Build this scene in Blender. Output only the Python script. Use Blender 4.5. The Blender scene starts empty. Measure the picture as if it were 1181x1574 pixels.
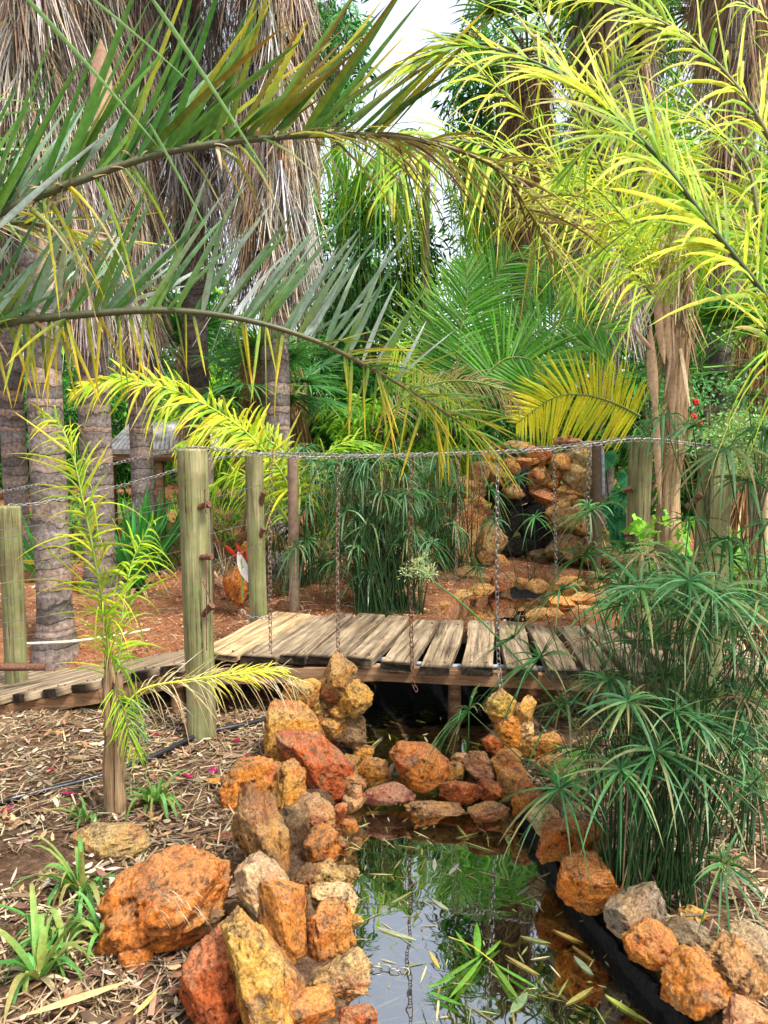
import bpy, math, random
import numpy as np
from mathutils import Vector, Matrix, noise as mnoise
random.seed(7)
rng = np.random.default_rng(11)
sc = bpy.context.scene
COL = sc.collection
R = math.radians

# ------------------------------------------------------------ camera, sky, sun, exposure
PITCH = R(6.14); F = 1180.0; CX, CY = 590.5, 787.0; CAMZ = 1.6
cd = bpy.data.cameras.new('camera'); cam = bpy.data.objects.new('camera', cd); COL.objects.link(cam)
cam.location = (0, 0, CAMZ); cam.rotation_euler = (math.pi/2 - PITCH, 0, 0)
cd.sensor_fit = 'VERTICAL'; cd.sensor_height = 36; cd.lens = 36*F/1574
cd.clip_start = 0.02; cd.clip_end = 1000
sc.camera = cam
w = bpy.data.worlds.new('World'); sc.world = w; w.use_nodes = True
nt = w.node_tree; bgn = nt.nodes['Background']
sky = nt.nodes.new('ShaderNodeTexSky'); sky.sky_type = 'NISHITA'; sky.sun_disc = False
SUN_EL, SUN_AZ = R(60), R(128)      # azimuth clockwise from +Y (the view direction)
sky.sun_elevation = SUN_EL; sky.sun_rotation = SUN_AZ; sky.air_density = 1.0; sky.dust_density = 3.5; sky.ozone_density = 1.0
hs = nt.nodes.new('ShaderNodeHueSaturation'); hs.inputs['Saturation'].default_value = .4; hs.inputs['Value'].default_value = 1.1; nt.links.new(sky.outputs[0], hs.inputs['Color']); nt.links.new(hs.outputs[0], bgn.inputs[0]); bgn.inputs[1].default_value = 0.15
sd = bpy.data.lights.new('sun', 'SUN'); sd.energy = 2.8; sd.angle = R(8); sd.color = (1, .95, .86)
sun = bpy.data.objects.new('sun', sd); COL.objects.link(sun)
sv = Vector((math.sin(SUN_AZ)*math.cos(SUN_EL), math.cos(SUN_AZ)*math.cos(SUN_EL), math.sin(SUN_EL)))
sun.rotation_euler = sv.to_track_quat('Z', 'Y').to_euler()
sc.view_settings.view_transform = 'Standard'; sc.view_settings.look = 'None'
sc.view_settings.gamma = 1; sc.view_settings.exposure = 1.4
sc.cycles.max_bounces = 8; sc.cycles.transparent_max_bounces = 12

# ------------------------------------------------------------ helpers
RIGHT = np.array([1., 0, 0]); FWD = np.array([0, math.cos(PITCH), -math.sin(PITCH)]); UP = np.array([0, math.sin(PITCH), math.cos(PITCH)])
CAM = np.array([0, 0, CAMZ])
def ray(px, py): return RIGHT*((px-CX)/F) + FWD + UP*((CY-py)/F)
def P(px, py, Y):                      # photo pixel -> point at world distance Y
    d = ray(px, py); return CAM + d*(Y/d[1])
def G(px, py, z):                      # photo pixel -> point at height z
    d = ray(px, py); return CAM + d*((z-CAMZ)/d[2])
def nrm(a): return a/np.maximum(np.linalg.norm(a, axis=-1, keepdims=True), 1e-9)
def lerp(a, b, t): return a+(b-a)*t
def sstep(t): t = np.clip(t, 0, 1); return t*t*(3-2*t)
def spline(pts, n):
    pts = [np.array(p, float) for p in pts]
    pts = [2*pts[0]-pts[1]] + pts + [2*pts[-1]-pts[-2]]
    out = []; m = len(pts)-3
    for t in np.linspace(0, m-1e-6, n):
        i = int(t); u = t-i; a, b, c, d = pts[i:i+4]
        out.append(.5*((2*b)+(c-a)*u+(2*a-5*b+4*c-d)*u*u+(3*b-a-3*c+d)*u**3))
    return np.array(out)
def world_loc(o):
    v = Vector((0, 0, 0))
    while o is not None: v = v + o.location; o = o.parent
    return v

class MB:
    def __init__(s): s.v = []; s.q = []; s.c = []; s.n = 0
    def add(s, v, q, c):
        v = np.asarray(v, float).reshape(-1, 3); c = np.asarray(c, float)
        if c.ndim == 1: c = np.tile(c, (len(v), 1))
        s.v.append(v); s.q.append(np.asarray(q, int)+s.n); s.c.append(c); s.n += len(v)
    def tube(s, pts, rad, col, sides=6, cap=True):
        pts = np.asarray(pts, float); n = len(pts)
        rad = np.broadcast_to(np.asarray(rad, float), (n,))
        T = nrm(np.gradient(pts, axis=0))
        a = np.array([0, 0, 1.]) if abs(T[0][2]) < .9 else np.array([1., 0, 0])
        U = nrm(np.cross(T, np.tile(a, (n, 1)))); V = np.cross(T, U)
        th = np.arange(sides)*2*math.pi/sides
        ring = pts[:, None]+rad[:, None, None]*(U[:, None]*np.cos(th)[None, :, None]+V[:, None]*np.sin(th)[None, :, None])
        idx = np.arange(n*sides).reshape(n, sides); nx = np.roll(idx, -1, 1)
        q = np.stack([idx[:-1], nx[:-1], nx[1:], idx[1:]], -1).reshape(-1, 4)
        v = ring.reshape(-1, 3)
        c = np.asarray(col, float)
        if c.ndim == 2: c = np.repeat(c, sides, 0)
        s.add(v, q, c)
        if cap:
            for k, p in ((0, pts[0]), (n-1, pts[-1])):
                b = s.n; cc = c[k*sides] if c.ndim == 2 else c
                vv = np.vstack([ring[k], p[None]])
                s.add(vv, [[i, (i+1) % sides, sides, sides] for i in range(sides)], cc)
    def box(s, c, half, ax=None, col=(1, 1, 1)):
        c = np.array(c, float); ax = np.eye(3) if ax is None else np.array(ax, float)
        v = [c+ax[0]*half[0]*i+ax[1]*half[1]*j+ax[2]*half[2]*k for i in (-1, 1) for j in (-1, 1) for k in (-1, 1)]
        s.add(v, [[0, 1, 3, 2], [4, 6, 7, 5], [0, 4, 5, 1], [2, 3, 7, 6], [0, 2, 6, 4], [1, 5, 7, 3]], col)
    def leaves(s, B, D, S, L, W, droop, c0, c1, segs=3, fold=0., prof='strap', grav=None):
        B = np.asarray(B, float); n = len(B); D = nrm(np.asarray(D, float)); S = np.asarray(S, float)
        L = np.broadcast_to(np.asarray(L, float), (n,)); W = np.broadcast_to(np.asarray(W, float), (n,)); droop = np.broadcast_to(np.asarray(droop, float), (n,))
        S = nrm(S - D*np.sum(S*D, 1, keepdims=True)); N = np.cross(D, S)
        c0 = np.broadcast_to(np.asarray(c0, float), (n, 3)); c1 = np.broadcast_to(np.asarray(c1, float), (n, 3))
        g = np.array([0, 0, -1.])
        k = segs+1; t = np.linspace(0, 1, k)
        if prof == 'strap': pr = np.minimum(1, .45+t*4)*np.power(np.maximum(1-t, 0), .55)
        elif prof == 'lens': pr = np.sin(np.pi*np.clip(t*.96+.02, 0, 1))**.8
        elif prof == 'line': pr = np.where(t < .99, 1-.3*t, .3)
        pr = np.maximum(pr, .03)
        # keep the length when the leaf bends down
        pos = B[:, None]+D[:, None]*(L[:, None]*(t-.25*np.minimum(droop[:, None], 1.3)*t*t))[:, :, None]+g*(droop*L)[:, None, None]*(t**2)[None, :, None]
        wv = S[:, None]*(W[:, None]*pr*.5)[:, :, None]
        col = c0[:, None]+(c1-c0)[:, None]*t[None, :, None]
        if fold:
            up = N[:, None]*(W[:, None]*pr*fold)[:, :, None]
            a = 3; V = np.stack([pos-wv+up, pos, pos+wv+up], 2)
        else: a = 2; V = np.stack([pos-wv, pos+wv], 2)
        col = np.repeat(col[:, :, None], a, 2)
        idx = np.arange(n*k*a).reshape(n, k, a)
        q = np.stack([idx[:, :-1, :-1], idx[:, :-1, 1:], idx[:, 1:, 1:], idx[:, 1:, :-1]], -1).reshape(-1, 4)
        s.add(V.reshape(-1, 3), q, col.reshape(-1, 3))
    def build(s, name, mat, parent=None, smooth=True):
        v = np.concatenate(s.v); q = np.concatenate(s.q); c = np.concatenate(s.c)
        if parent is not None: v = v - np.array(world_loc(parent))
        me = bpy.data.meshes.new(name)
        tri = q[:, 2] == q[:, 3]
        ln = np.where(tri, 3, 4); st = np.concatenate([[0], np.cumsum(ln)[:-1]])
        mask = np.ones(q.shape, bool); mask[tri, 3] = False
        li = q[mask]
        me.vertices.add(len(v)); me.vertices.foreach_set('co', v.ravel().astype(np.float32))
        me.loops.add(len(li)); me.loops.foreach_set('vertex_index', li.astype(np.int32))
        me.polygons.add(len(q)); me.polygons.foreach_set('loop_start', st.astype(np.int32)); me.polygons.foreach_set('loop_total', ln.astype(np.int32))
        me.polygons.foreach_set('use_smooth', np.full(len(q), smooth))
        me.update(calc_edges=True)
        at = me.color_attributes.new('Col', 'FLOAT_COLOR', 'POINT')
        at.data.foreach_set('color', np.hstack([np.clip(c, 0, 1), np.ones((len(c), 1))]).ravel().astype(np.float32))
        if mat: me.materials.append(mat)
        o = bpy.data.objects.new(name, me); COL.objects.link(o); o.parent = parent
        return o
def tag(o, label=None, cat=None, group=None, kind=None):
    if label: o['label'] = label
    if cat: o['category'] = cat
    if group: o['group'] = group
    if kind: o['kind'] = kind
    return o
def thing(name, label, cat, loc, group=None):
    o = bpy.data.objects.new(name, None); COL.objects.link(o); o.location = [float(a) for a in loc]; o.empty_display_size = .1
    return tag(o, label, cat, group)
def U(a, b, n=None): return rng.uniform(a, b, n)
def pick(cols, n, jit=.15):
    cols = np.array(cols, float); c = cols[rng.integers(0, len(cols), n)]
    return np.clip(c*(1+U(-jit, jit, (n, 1)))*(1+U(-jit*.4, jit*.4, (n, 3))), 0, 1)

# ------------------------------------------------------------ materials
def newmat(name):
    m = bpy.data.materials.new(name); m.use_nodes = True
    n = m.node_tree; return m, n, n.nodes['Principled BSDF']
def N_(n, t, **k):
    x = n.nodes.new('ShaderNode'+t)
    for a, b in k.items(): setattr(x, a, b)
    return x
def noise_(n, scale, detail=4, rough=.6, vec=None, dist=0):
    x = N_(n, 'TexNoise'); x.inputs['Scale'].default_value = scale; x.inputs['Detail'].default_value = detail
    x.inputs['Roughness'].default_value = rough; x.inputs['Distortion'].default_value = dist
    if vec is not None: n.links.new(vec, x.inputs['Vector'])
    return x
def ramp_(n, fac, stops):
    r = N_(n, 'ValToRGB'); e = r.color_ramp.elements
    while len(e) < len(stops): e.new(.5)
    for i, (p, c) in enumerate(stops):
        e[i].position = p; e[i].color = (*c, 1) if len(c) == 3 else c
    n.links.new(fac, r.inputs[0]); return r
def mix_(n, fac, a, b, blend='MIX'):
    x = N_(n, 'Mix', data_type='RGBA', blend_type=blend)
    for i, v in ((0, fac), (6, a), (7, b)):
        if isinstance(v, (int, float)): x.inputs[i].default_value = v
        elif isinstance(v, tuple): x.inputs[i].default_value = (*v, 1)
        else: n.links.new(v, x.inputs[i])
    return x.outputs[2]
def bump_(n, h, dist, strength=1):
    b = N_(n, 'Bump'); b.inputs['Distance'].default_value = dist; b.inputs['Strength'].default_value = strength
    n.links.new(h, b.inputs['Height']); return b
def attr_mat(name, rough=.5, trans=0., spec=.4, nscale=60, namt=.25):
    m, n, p = newmat(name)
    a = N_(n, 'Attribute', attribute_name='Col'); g = N_(n, 'NewGeometry')
    nz = noise_(n, nscale, 3, .6, g.outputs['Position'])
    r = ramp_(n, nz.outputs[0], [(.3, (1-namt,)*3), (.7, (1+namt*.6,)*3)])
    c = mix_(n, 1., a.outputs['Color'], r.outputs[0], 'MULTIPLY')
    if name == 'leaf':
        n9 = noise_(n, 38, 3, .6, g.outputs['Position']); f9 = ramp_(n, n9.outputs[0], [(.62, (0, 0, 0)), (.7, (.65, .65, .65))]); c = mix_(n, f9.outputs[0], c, (.26, .18, .06))
    n.links.new(c, p.inputs['Base Color']); p.inputs['Roughness'].default_value = rough
    p.inputs['Specular IOR Level'].default_value = spec
    if trans:
        t = N_(n, 'BsdfTranslucent'); mx = N_(n, 'MixShader'); mx.inputs[0].default_value = trans
        c2 = mix_(n, 1., c, (1., 1.0, .7), 'MULTIPLY'); n.links.new(c2, t.inputs[0])
        n.links.new(p.outputs[0], mx.inputs[1]); n.links.new(t.outputs[0], mx.inputs[2])
        n.links.new(mx.outputs[0], n.nodes['Material Output'].inputs[0])
    return m
LEAF = attr_mat('leaf', .5, .42, .25)
FARLEAF = attr_mat('far_leaf', .6, .42, .15, 3, .3)
DRY = attr_mat('dry_fibre', .75, .12, .2, 40, .3)
STEM = attr_mat('stem', .5, 0, .4, 80, .3)
PLAIN = attr_mat('weathered_matter', .7, 0, .3, 25, .35)

def rock_mat():
    m, n, p = newmat('laterite_rock')
    oi = N_(n, 'ObjectInfo'); tc = N_(n, 'TexCoord')
    ad = N_(n, 'VectorMath', operation='ADD'); sc_ = N_(n, 'VectorMath', operation='SCALE')
    cmb = N_(n, 'CombineXYZ')
    for i in range(3): n.links.new(oi.outputs['Random'], cmb.inputs[i])
    n.links.new(cmb.outputs[0], sc_.inputs[0]); sc_.inputs['Scale'].default_value = 37
    n.links.new(tc.outputs['Object'], ad.inputs[0]); n.links.new(sc_.outputs[0], ad.inputs[1])
    V = ad.outputs[0]
    n1 = noise_(n, 7, 5, .6, V); n2 = noise_(n, 22, 6, .7, V, .3); n3 = noise_(n, 5, 3, .5, V, .5); n4 = noise_(n, 90, 5, .75, V)
    vo = N_(n, 'TexVoronoi'); vo.inputs['Scale'].default_value = 42; n.links.new(V, vo.inputs['Vector'])
    # ochre, rust and pale patches over the rock's own colour
    f1 = ramp_(n, n1.outputs[0], [(.45, (0, 0, 0)), (.62, (1, 1, 1))])
    f3 = ramp_(n, n3.outputs[0], [(.52, (0, 0, 0)), (.66, (1, 1, 1))])
    c = mix_(n, 1, oi.outputs['Color'], (1.3, 1.12, .75), 'MULTIPLY')
    c1 = mix_(n, f1.outputs[0], oi.outputs['Color'], c)
    cr = mix_(n, 1, oi.outputs['Color'], (.85, .5, .4), 'MULTIPLY')
    c2 = mix_(n, f3.outputs[0], c1, cr)
    f2 = ramp_(n, n2.outputs[0], [(.36, (.14, .10, .08)), (.46, (.88, .88, .88)), (.7, (1.3, 1.25, 1.15))])
    c3 = mix_(n, 1, c2, f2.outputs[0], 'MULTIPLY')
    pit = ramp_(n, vo.outputs['Distance'], [(.08, (.35, .3, .28)), (.3, (1, 1, 1))])
    c4 = mix_(n, .4, c3, pit.outputs[0], 'MULTIPLY')
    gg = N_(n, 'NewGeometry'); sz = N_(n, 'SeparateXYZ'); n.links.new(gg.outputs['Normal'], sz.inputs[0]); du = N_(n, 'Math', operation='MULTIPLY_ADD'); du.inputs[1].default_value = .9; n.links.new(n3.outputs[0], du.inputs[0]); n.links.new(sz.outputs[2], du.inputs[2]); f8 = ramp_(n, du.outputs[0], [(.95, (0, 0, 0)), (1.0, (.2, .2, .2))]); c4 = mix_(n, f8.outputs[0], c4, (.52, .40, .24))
    g4 = ramp_(n, n4.outputs[0], [(.37, (.42, .38, .35)), (.58, (1.2, 1.16, 1.12))])
    n6 = noise_(n, 3.2, 5, .65, V, 1.2); f6 = ramp_(n, n6.outputs[0], [(.55, (0, 0, 0)), (.66, (.4, .4, .4))]); c4 = mix_(n, f6.outputs[0], c4, (.52, .38, .20))
    n7 = noise_(n, 6.3, 6, .7, V, .4); f7 = ramp_(n, n7.outputs[0], [(.56, (0, 0, 0)), (.68, (.8, .8, .8))]); c4 = mix_(n, f7.outputs[0], c4, (.13, .10, .06))
    c5 = mix_(n, .8, c4, g4.outputs[0], 'MULTIPLY')
    n.links.new(c5, p.inputs['Base Color']); p.inputs['Roughness'].default_value = .88; p.inputs['Specular IOR Level'].default_value = .25
    b1 = bump_(n, n2.outputs[0], .035, 1); b2 = bump_(n, vo.outputs['Distance'], .014, .8); b3 = bump_(n, n4.outputs[0], .012, 1)
    n.links.new(b1.outputs[0], b2.inputs['Normal']); n.links.new(b2.outputs[0], b3.inputs['Normal']); n.links.new(b3.outputs[0], p.inputs['Normal'])
    return m
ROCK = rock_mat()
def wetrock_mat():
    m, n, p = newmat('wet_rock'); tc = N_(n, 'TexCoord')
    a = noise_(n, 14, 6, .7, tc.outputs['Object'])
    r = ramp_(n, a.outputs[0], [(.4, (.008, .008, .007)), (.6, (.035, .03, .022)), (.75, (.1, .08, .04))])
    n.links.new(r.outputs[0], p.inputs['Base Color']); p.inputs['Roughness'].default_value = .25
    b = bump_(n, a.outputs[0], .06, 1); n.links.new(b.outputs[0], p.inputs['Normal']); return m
WET = wetrock_mat()

def wood_mat(name, cols, sx, sl, bumpd=.004, rough=.8, axis='Y', moss=None, useobj=False):
    m, n, p = newmat(name); tc = N_(n, 'TexCoord'); oi = N_(n, 'ObjectInfo')
    ad = N_(n, 'VectorMath', operation='ADD'); cmb = N_(n, 'CombineXYZ')
    mu = N_(n, 'Math', operation='MULTIPLY'); mu.inputs[1].default_value = 23; n.links.new(oi.outputs['Random'], mu.inputs[0])
    for i in range(3): n.links.new(mu.outputs[0], cmb.inputs[i])
    n.links.new(tc.outputs['Object'], ad.inputs[0]); n.links.new(cmb.outputs[0], ad.inputs[1])
    mp = N_(n, 'Mapping'); n.links.new(ad.outputs[0], mp.inputs[0])
    mp.inputs['Scale'].default_value = (sx, sl, sx) if axis == 'Y' else ((sx, sx, sl) if axis == 'Z' else (sl, sx, sx))
    g = noise_(n, 1, 7, .65, mp.outputs[0], .4)
    mp2 = N_(n, 'Mapping'); n.links.new(ad.outputs[0], mp2.inputs[0])
    k = 3.5
    mp2.inputs['Scale'].default_value = (sx*k, sl*1.2, sx*k) if axis == 'Y' else ((sx*k, sx*k, sl*1.2) if axis == 'Z' else (sl*1.2, sx*k, sx*k))
    g2 = noise_(n, 1, 4, .6, mp2.outputs[0], .2)
    big = noise_(n, 4, 4, .6, ad.outputs[0])
    r = ramp_(n, g.outputs[0], [(.33, cols[0]), (.5, cols[1]), (.68, cols[2])])
    crk = ramp_(n, g2.outputs[0], [(.34, (.12, .1, .08)), (.42, (1, 1, 1))])
    c = mix_(n, .85, r.outputs[0], crk.outputs[0], 'MULTIPLY')
    st = ramp_(n, big.outputs[0], [(.35, (.6, .56, .5)), (.6, (1.1, 1.1, 1.1))])
    c = mix_(n, .8, c, st.outputs[0], 'MULTIPLY')
    if moss:
        mm = noise_(n, 6, 5, .7, ad.outputs[0]); mr = ramp_(n, mm.outputs[0], [(.48, (0, 0, 0)), (.66, (.7, .7, .7))])
        c = mix_(n, mr.outputs[0], c, moss)
    if useobj:
        c = mix_(n, 1, c, oi.outputs['Color'], 'MULTIPLY'); sp = N_(n, 'SeparateXYZ'); n.links.new(tc.outputs['Object'], sp.inputs[0])
        a2 = N_(n, 'Math', operation='MULTIPLY_ADD'); a2.inputs[1].default_value = .12; n.links.new(big.outputs[0], a2.inputs[0]); n.links.new(sp.outputs[1], a2.inputs[2])
        er = ramp_(n, a2.outputs[0], [(.06, (.10, .085, .07)), (.12, (1, 1, 1))]); c = mix_(n, 1, c, er.outputs[0], 'MULTIPLY')
    n.links.new(c, p.inputs['Base Color']); p.inputs['Roughness'].default_value = rough; p.inputs['Specular IOR Level'].default_value = .25
    b = bump_(n, g.outputs[0], bumpd, .8); b2 = bump_(n, g2.outputs[0], bumpd*.7, .8); n.links.new(b.outputs[0], b2.inputs['Normal']); n.links.new(b2.outputs[0], p.inputs['Normal'])
    return m
PLANK = wood_mat('weathered_plank', [(.055, .04, .03), (.215, .165, .11), (.39, .31, .22)], 26, 1.6, .006, useobj=True)
BEAM = wood_mat('bearer_timber', [(.10, .05, .025), (.22, .12, .06), (.33, .2, .11)], 22, 1.5, .005, axis='X')
POST = wood_mat('treated_pine', [(.085, .08, .035), (.19, .175, .08), (.33, .30, .165)], 26, 1.6, .01, axis='Z', moss=(.16, .19, .07))
STUMP = wood_mat('split_palm_wood', [(.09, .05, .025), (.27, .17, .09), (.45, .32, .18)], 40, 2.0, .012, axis='Z')

def bark_mat():
    m, n, p = newmat('ringed_palm_bark'); tc = N_(n, 'TexCoord'); g = N_(n, 'NewGeometry')
    sx = N_(n, 'SeparateXYZ'); n.links.new(g.outputs['Position'], sx.inputs[0])
    wob = noise_(n, 3, 3, .6, g.outputs['Position'])
    a = N_(n, 'Math', operation='MULTIPLY_ADD'); a.inputs[1].default_value = .2
    n.links.new(wob.outputs[0], a.inputs[0]); n.links.new(sx.outputs[2], a.inputs[2])
    zn = N_(n, 'TexNoise', noise_dimensions='1D'); zn.inputs['Scale'].default_value = 2.3; zn.inputs['Detail'].default_value = 2; n.links.new(sx.outputs[2], zn.inputs['W']); a3 = N_(n, 'Math', operation='MULTIPLY_ADD'); a3.inputs[1].default_value = .55; n.links.new(zn.outputs[0], a3.inputs[0]); n.links.new(a.outputs[0], a3.inputs[2])
    mu = N_(n, 'Math', operation='MULTIPLY'); mu.inputs[1].default_value = 8.; n.links.new(a3.outputs[0], mu.inputs[0])
    fr = N_(n, 'Math', operation='FRACT'); n.links.new(mu.outputs[0], fr.inputs[0])
    ring = ramp_(n, fr.outputs[0], [(0, (.35, .33, .3)), (.05, (.9, .9, .9)), (.5, (1.1, 1.1, 1.1)), (.92, (.75, .75, .75)), (.97, (.4, .38, .35))])
    fl = N_(n, 'Math', operation='FLOOR'); n.links.new(mu.outputs[0], fl.inputs[0])
    wn = N_(n, 'TexWhiteNoise', noise_dimensions='1D'); n.links.new(fl.outputs[0], wn.inputs['W'])
    band = ramp_(n, wn.outputs[0], [(0, (.09, .075, .065)), (.5, (.17, .145, .13)), (1, (.25, .18, .14))])
    st = noise_(n, 30, 6, .7, g.outputs['Position']); sr = ramp_(n, st.outputs[0], [(.36, (.38, .36, .36)), (.62, (1.4, 1.35, 1.3))])
    pt = noise_(n, 4, 4, .6, g.outputs['Position']); pr = ramp_(n, pt.outputs[0], [(.4, (.75, .7, .65)), (.65, (1.15, 1.15, 1.25))])
    c = mix_(n, 1, band.outputs[0], ring.outputs[0], 'MULTIPLY'); c = mix_(n, 1, c, sr.outputs[0], 'MULTIPLY'); c = mix_(n, 1, c, pr.outputs[0], 'MULTIPLY')
    n.links.new(c, p.inputs['Base Color']); p.inputs['Roughness'].default_value = .85
    b = bump_(n, ring.outputs[0], .015, .7); b2 = bump_(n, st.outputs[0], .01, .8); n.links.new(b.outputs[0], b2.inputs['Normal']); n.links.new(b2.outputs[0], p.inputs['Normal'])
    return m
BARK = bark_mat()
def ground_mat():
    m, n, p = newmat('soil'); g = N_(n, 'NewGeometry'); V = g.outputs['Position']
    sx = N_(n, 'SeparateXYZ'); n.links.new(V, sx.inputs[0])
    n1 = noise_(n, 2.2, 5, .6, V); n2 = noise_(n, 18, 8, .75, V); n3 = noise_(n, 90, 5, .7, V)
    a = N_(n, 'Math', operation='MULTIPLY_ADD'); a.inputs[1].default_value = 1.4; n.links.new(n1.outputs[0], a.inputs[0]); n.links.new(sx.outputs[1], a.inputs[2])
    rz = N_(n, 'MapRange'); rz.inputs[1].default_value = 5.6; rz.inputs[2].default_value = 6.1; n.links.new(a.outputs[0], rz.inputs[0])
    red = ramp_(n, n2.outputs[0], [(.3, (.10, .035, .015)), (.5, (.29, .12, .055)), (.72, (.44, .24, .13))])
    brn = ramp_(n, n2.outputs[0], [(.3, (.035, .02, .012)), (.5, (.14, .08, .045)), (.72, (.3, .19, .11))])
    c = mix_(n, rz.outputs[0], brn.outputs[0], red.outputs[0])
    r3 = ramp_(n, n3.outputs[0], [(.35, (.5, .48, .45)), (.65, (1.3, 1.3, 1.3))]); c = mix_(n, .9, c, r3.outputs[0], 'MULTIPLY')
    n.links.new(c, p.inputs['Base Color']); p.inputs['Roughness'].default_value = .95; p.inputs['Specular IOR Level'].default_value = .15
    b = bump_(n, n2.outputs[0], .04, .9); b2 = bump_(n, n3.outputs[0], .012, 1); n.links.new(b.outputs[0], b2.inputs['Normal']); n.links.new(b2.outputs[0], p.inputs['Normal'])
    return m
SOIL = ground_mat()
def mud_mat():
    m, n, p = newmat('pond_mud'); g = N_(n, 'NewGeometry')
    a = noise_(n, 9, 6, .7, g.outputs['Position'], .8)
    r = ramp_(n, a.outputs[0], [(.35, (.012, .014, .004)), (.5, (.05, .05, .012)), (.68, (.16, .13, .035))])
    n.links.new(r.outputs[0], p.inputs['Base Color']); p.inputs['Roughness'].default_value = .9; return m
MUD = mud_mat()
def water_mat():
    m, n, p = newmat('pond_water'); g = N_(n, 'NewGeometry')
    n.nodes.remove(p)
    fz = N_(n, 'Fresnel'); fz.inputs[0].default_value = 1.6
    nz = noise_(n, 5, 2, .5, g.outputs['Position']); b = bump_(n, nz.outputs[0], .004, .35)
    tr = N_(n, 'BsdfTransparent'); tr.inputs[0].default_value = (.60, .62, .34, 1)
    gl = N_(n, 'BsdfGlossy'); gl.inputs['Roughness'].default_value = .012; gl.inputs[0].default_value = (.95, .97, 1, 1)
    n.links.new(b.outputs[0], gl.inputs['Normal']); n.links.new(b.outputs[0], fz.inputs['Normal'])
    mu = N_(n, 'Math', operation='MULTIPLY_ADD'); mu.inputs[1].default_value = 2.2; mu.inputs[2].default_value = .24; mu.use_clamp = True
    n.links.new(fz.outputs[0], mu.inputs[0])
    mx = N_(n, 'MixShader'); n.links.new(mu.outputs[0], mx.inputs[0]); n.links.new(tr.outputs[0], mx.inputs[1]); n.links.new(gl.outputs[0], mx.inputs[2])
    n.links.new(mx.outputs[0], n.nodes['Material Output'].inputs[0]); return m
WATER = water_mat()
def simple(name, col, rough=.5, metal=0, nscale=30, bd=.002, c2=None):
    m, n, p = newmat(name); g = N_(n, 'NewGeometry'); a = noise_(n, nscale, 6, .7, g.outputs['Position'])
    c2 = c2 or tuple(x*.45 for x in col)
    r = ramp_(n, a.outputs[0], [(.38, c2), (.6, col)]); n.links.new(r.outputs[0], p.inputs['Base Color'])
    p.inputs['Roughness'].default_value = rough; p.inputs['Metallic'].default_value = metal; p.inputs['Specular IOR Level'].default_value = .5 if name != 'black_liner_and_shade' else .15
    b = bump_(n, a.outputs[0], bd, .8); n.links.new(b.outputs[0], p.inputs['Normal']); return m
LINER_SHADE = simple('black_liner_and_shade', (.012, .012, .012), .4, 0, 45, .02, (.002, .002, .002))
HOSE = simple('black_hose', (.02, .022, .028), .3, 0, 60, .001)
GALV = simple('galvanised_steel', (.28, .27, .25), .45, .7, 120, .001, (.22, .2, .18))
RUST = simple('rusty_iron', (.20, .085, .045), .8, .2, 90, .004, (.05, .02, .012))
CHAINR = simple('rusted_chain', (.3, .22, .17), .6, .5, 150, .001, (.12, .06, .03))
ROOF = simple('weathered_roof_sheet', (.72, .68, .62), .7, .1, 4, .005, (.3, .25, .2))
CONDUIT = simple('grey_conduit', (.38, .42, .5), .5, 0, 30, .001)

# ------------------------------------------------------------ terrain
ZN, ZU, ZF = -.38, -.31, .0           # near, upper and far water levels
def chan_pts(rows, z): return [(*G(l, y, z)[:2], G(r_, y, z)[0]) for (y, l, r_) in rows]
near = chan_pts([(1800, 590, 1260), (1574, 572, 1062), (1430, 552, 935), (1340, 540, 868), (1238, 528, 792)], ZN)
upp = chan_pts([(1215, 535, 765), (1140, 540, 748), (1070, 574, 752)], ZU)
cy_ = [p[1] for p in near+upp]+[5.3, 5.75]; cl_ = [p[0] for p in near+upp]+[-.05, .1]; cl_ = [a-.07 for a in cl_]; cr_ = [p[2] for p in near+upp]+[.75, .8]
far_y = [5.92, 6.3, 6.8, 7.35, 7.6]; far_l = [.40, .50, .68, 1.0, 1.3]; far_r = [1.35, 1.6, 1.85, 2.05, 2.0]
def hgt(x, y):
    x = np.asarray(x, float); y = np.asarray(y, float)
    hb = -.05+0.0+-.05+.22*sstep((x+1.5)/1.0)+.035*np.clip(y-6, 0, 6)
    yr = 5.55+.35*sstep((-1.2-x)/1.0); h = lerp(-.25-.12*sstep((-2.2-x)/.8), hb, sstep((y-yr)/.35))
    h = h+.05*np.sin(x*1.3+.7)*np.sin(y*1.1)*(y < 60)*.6
    for ys, ls, rs, zb, m in ((cy_, cl_, cr_, -.70, .09), (far_y, far_l, far_r, -.3, .12)):
        L = np.interp(y, ys, ls); Rr = np.interp(y, ys, rs)
        ins = np.minimum(np.minimum(x-L, Rr-x), np.minimum(y-ys[0]+.02, ys[-1]-y+.02))
        k = sstep((ins+.03)/m)
        h = np.where((y > ys[0]-.3) & (y < ys[-1]+.3), lerp(h, zb+0*h, k), h)
    return h
def hz(x, y): return float(hgt(x, y))
xs = np.concatenate([[-300, -120, -50, -25, -14], np.linspace(-9, -3, 25)[:-1], np.linspace(-3, 3.2, 180), np.linspace(3.2, 9, 25)[1:], [14, 25, 50, 120, 300]])
ys = np.concatenate([[-60, -20, -5, 0], np.linspace(.8, 8.6, 230), np.linspace(8.6, 16, 25)[1:], [20, 28, 45, 90, 200, 400]])
X, Y = np.meshgrid(xs, ys); Z = hgt(X, Y)
Z += np.where((np.abs(X) < 4) & (Y > .5) & (Y < 9), np.vectorize(lambda a, b: .03*mnoise.noise((a*3.5, b*3.5, 0))+.014*mnoise.noise((a*13, b*13, 3)))(X, Y), 0)
mb = MB(); idx = np.arange(X.size).reshape(X.shape)
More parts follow.
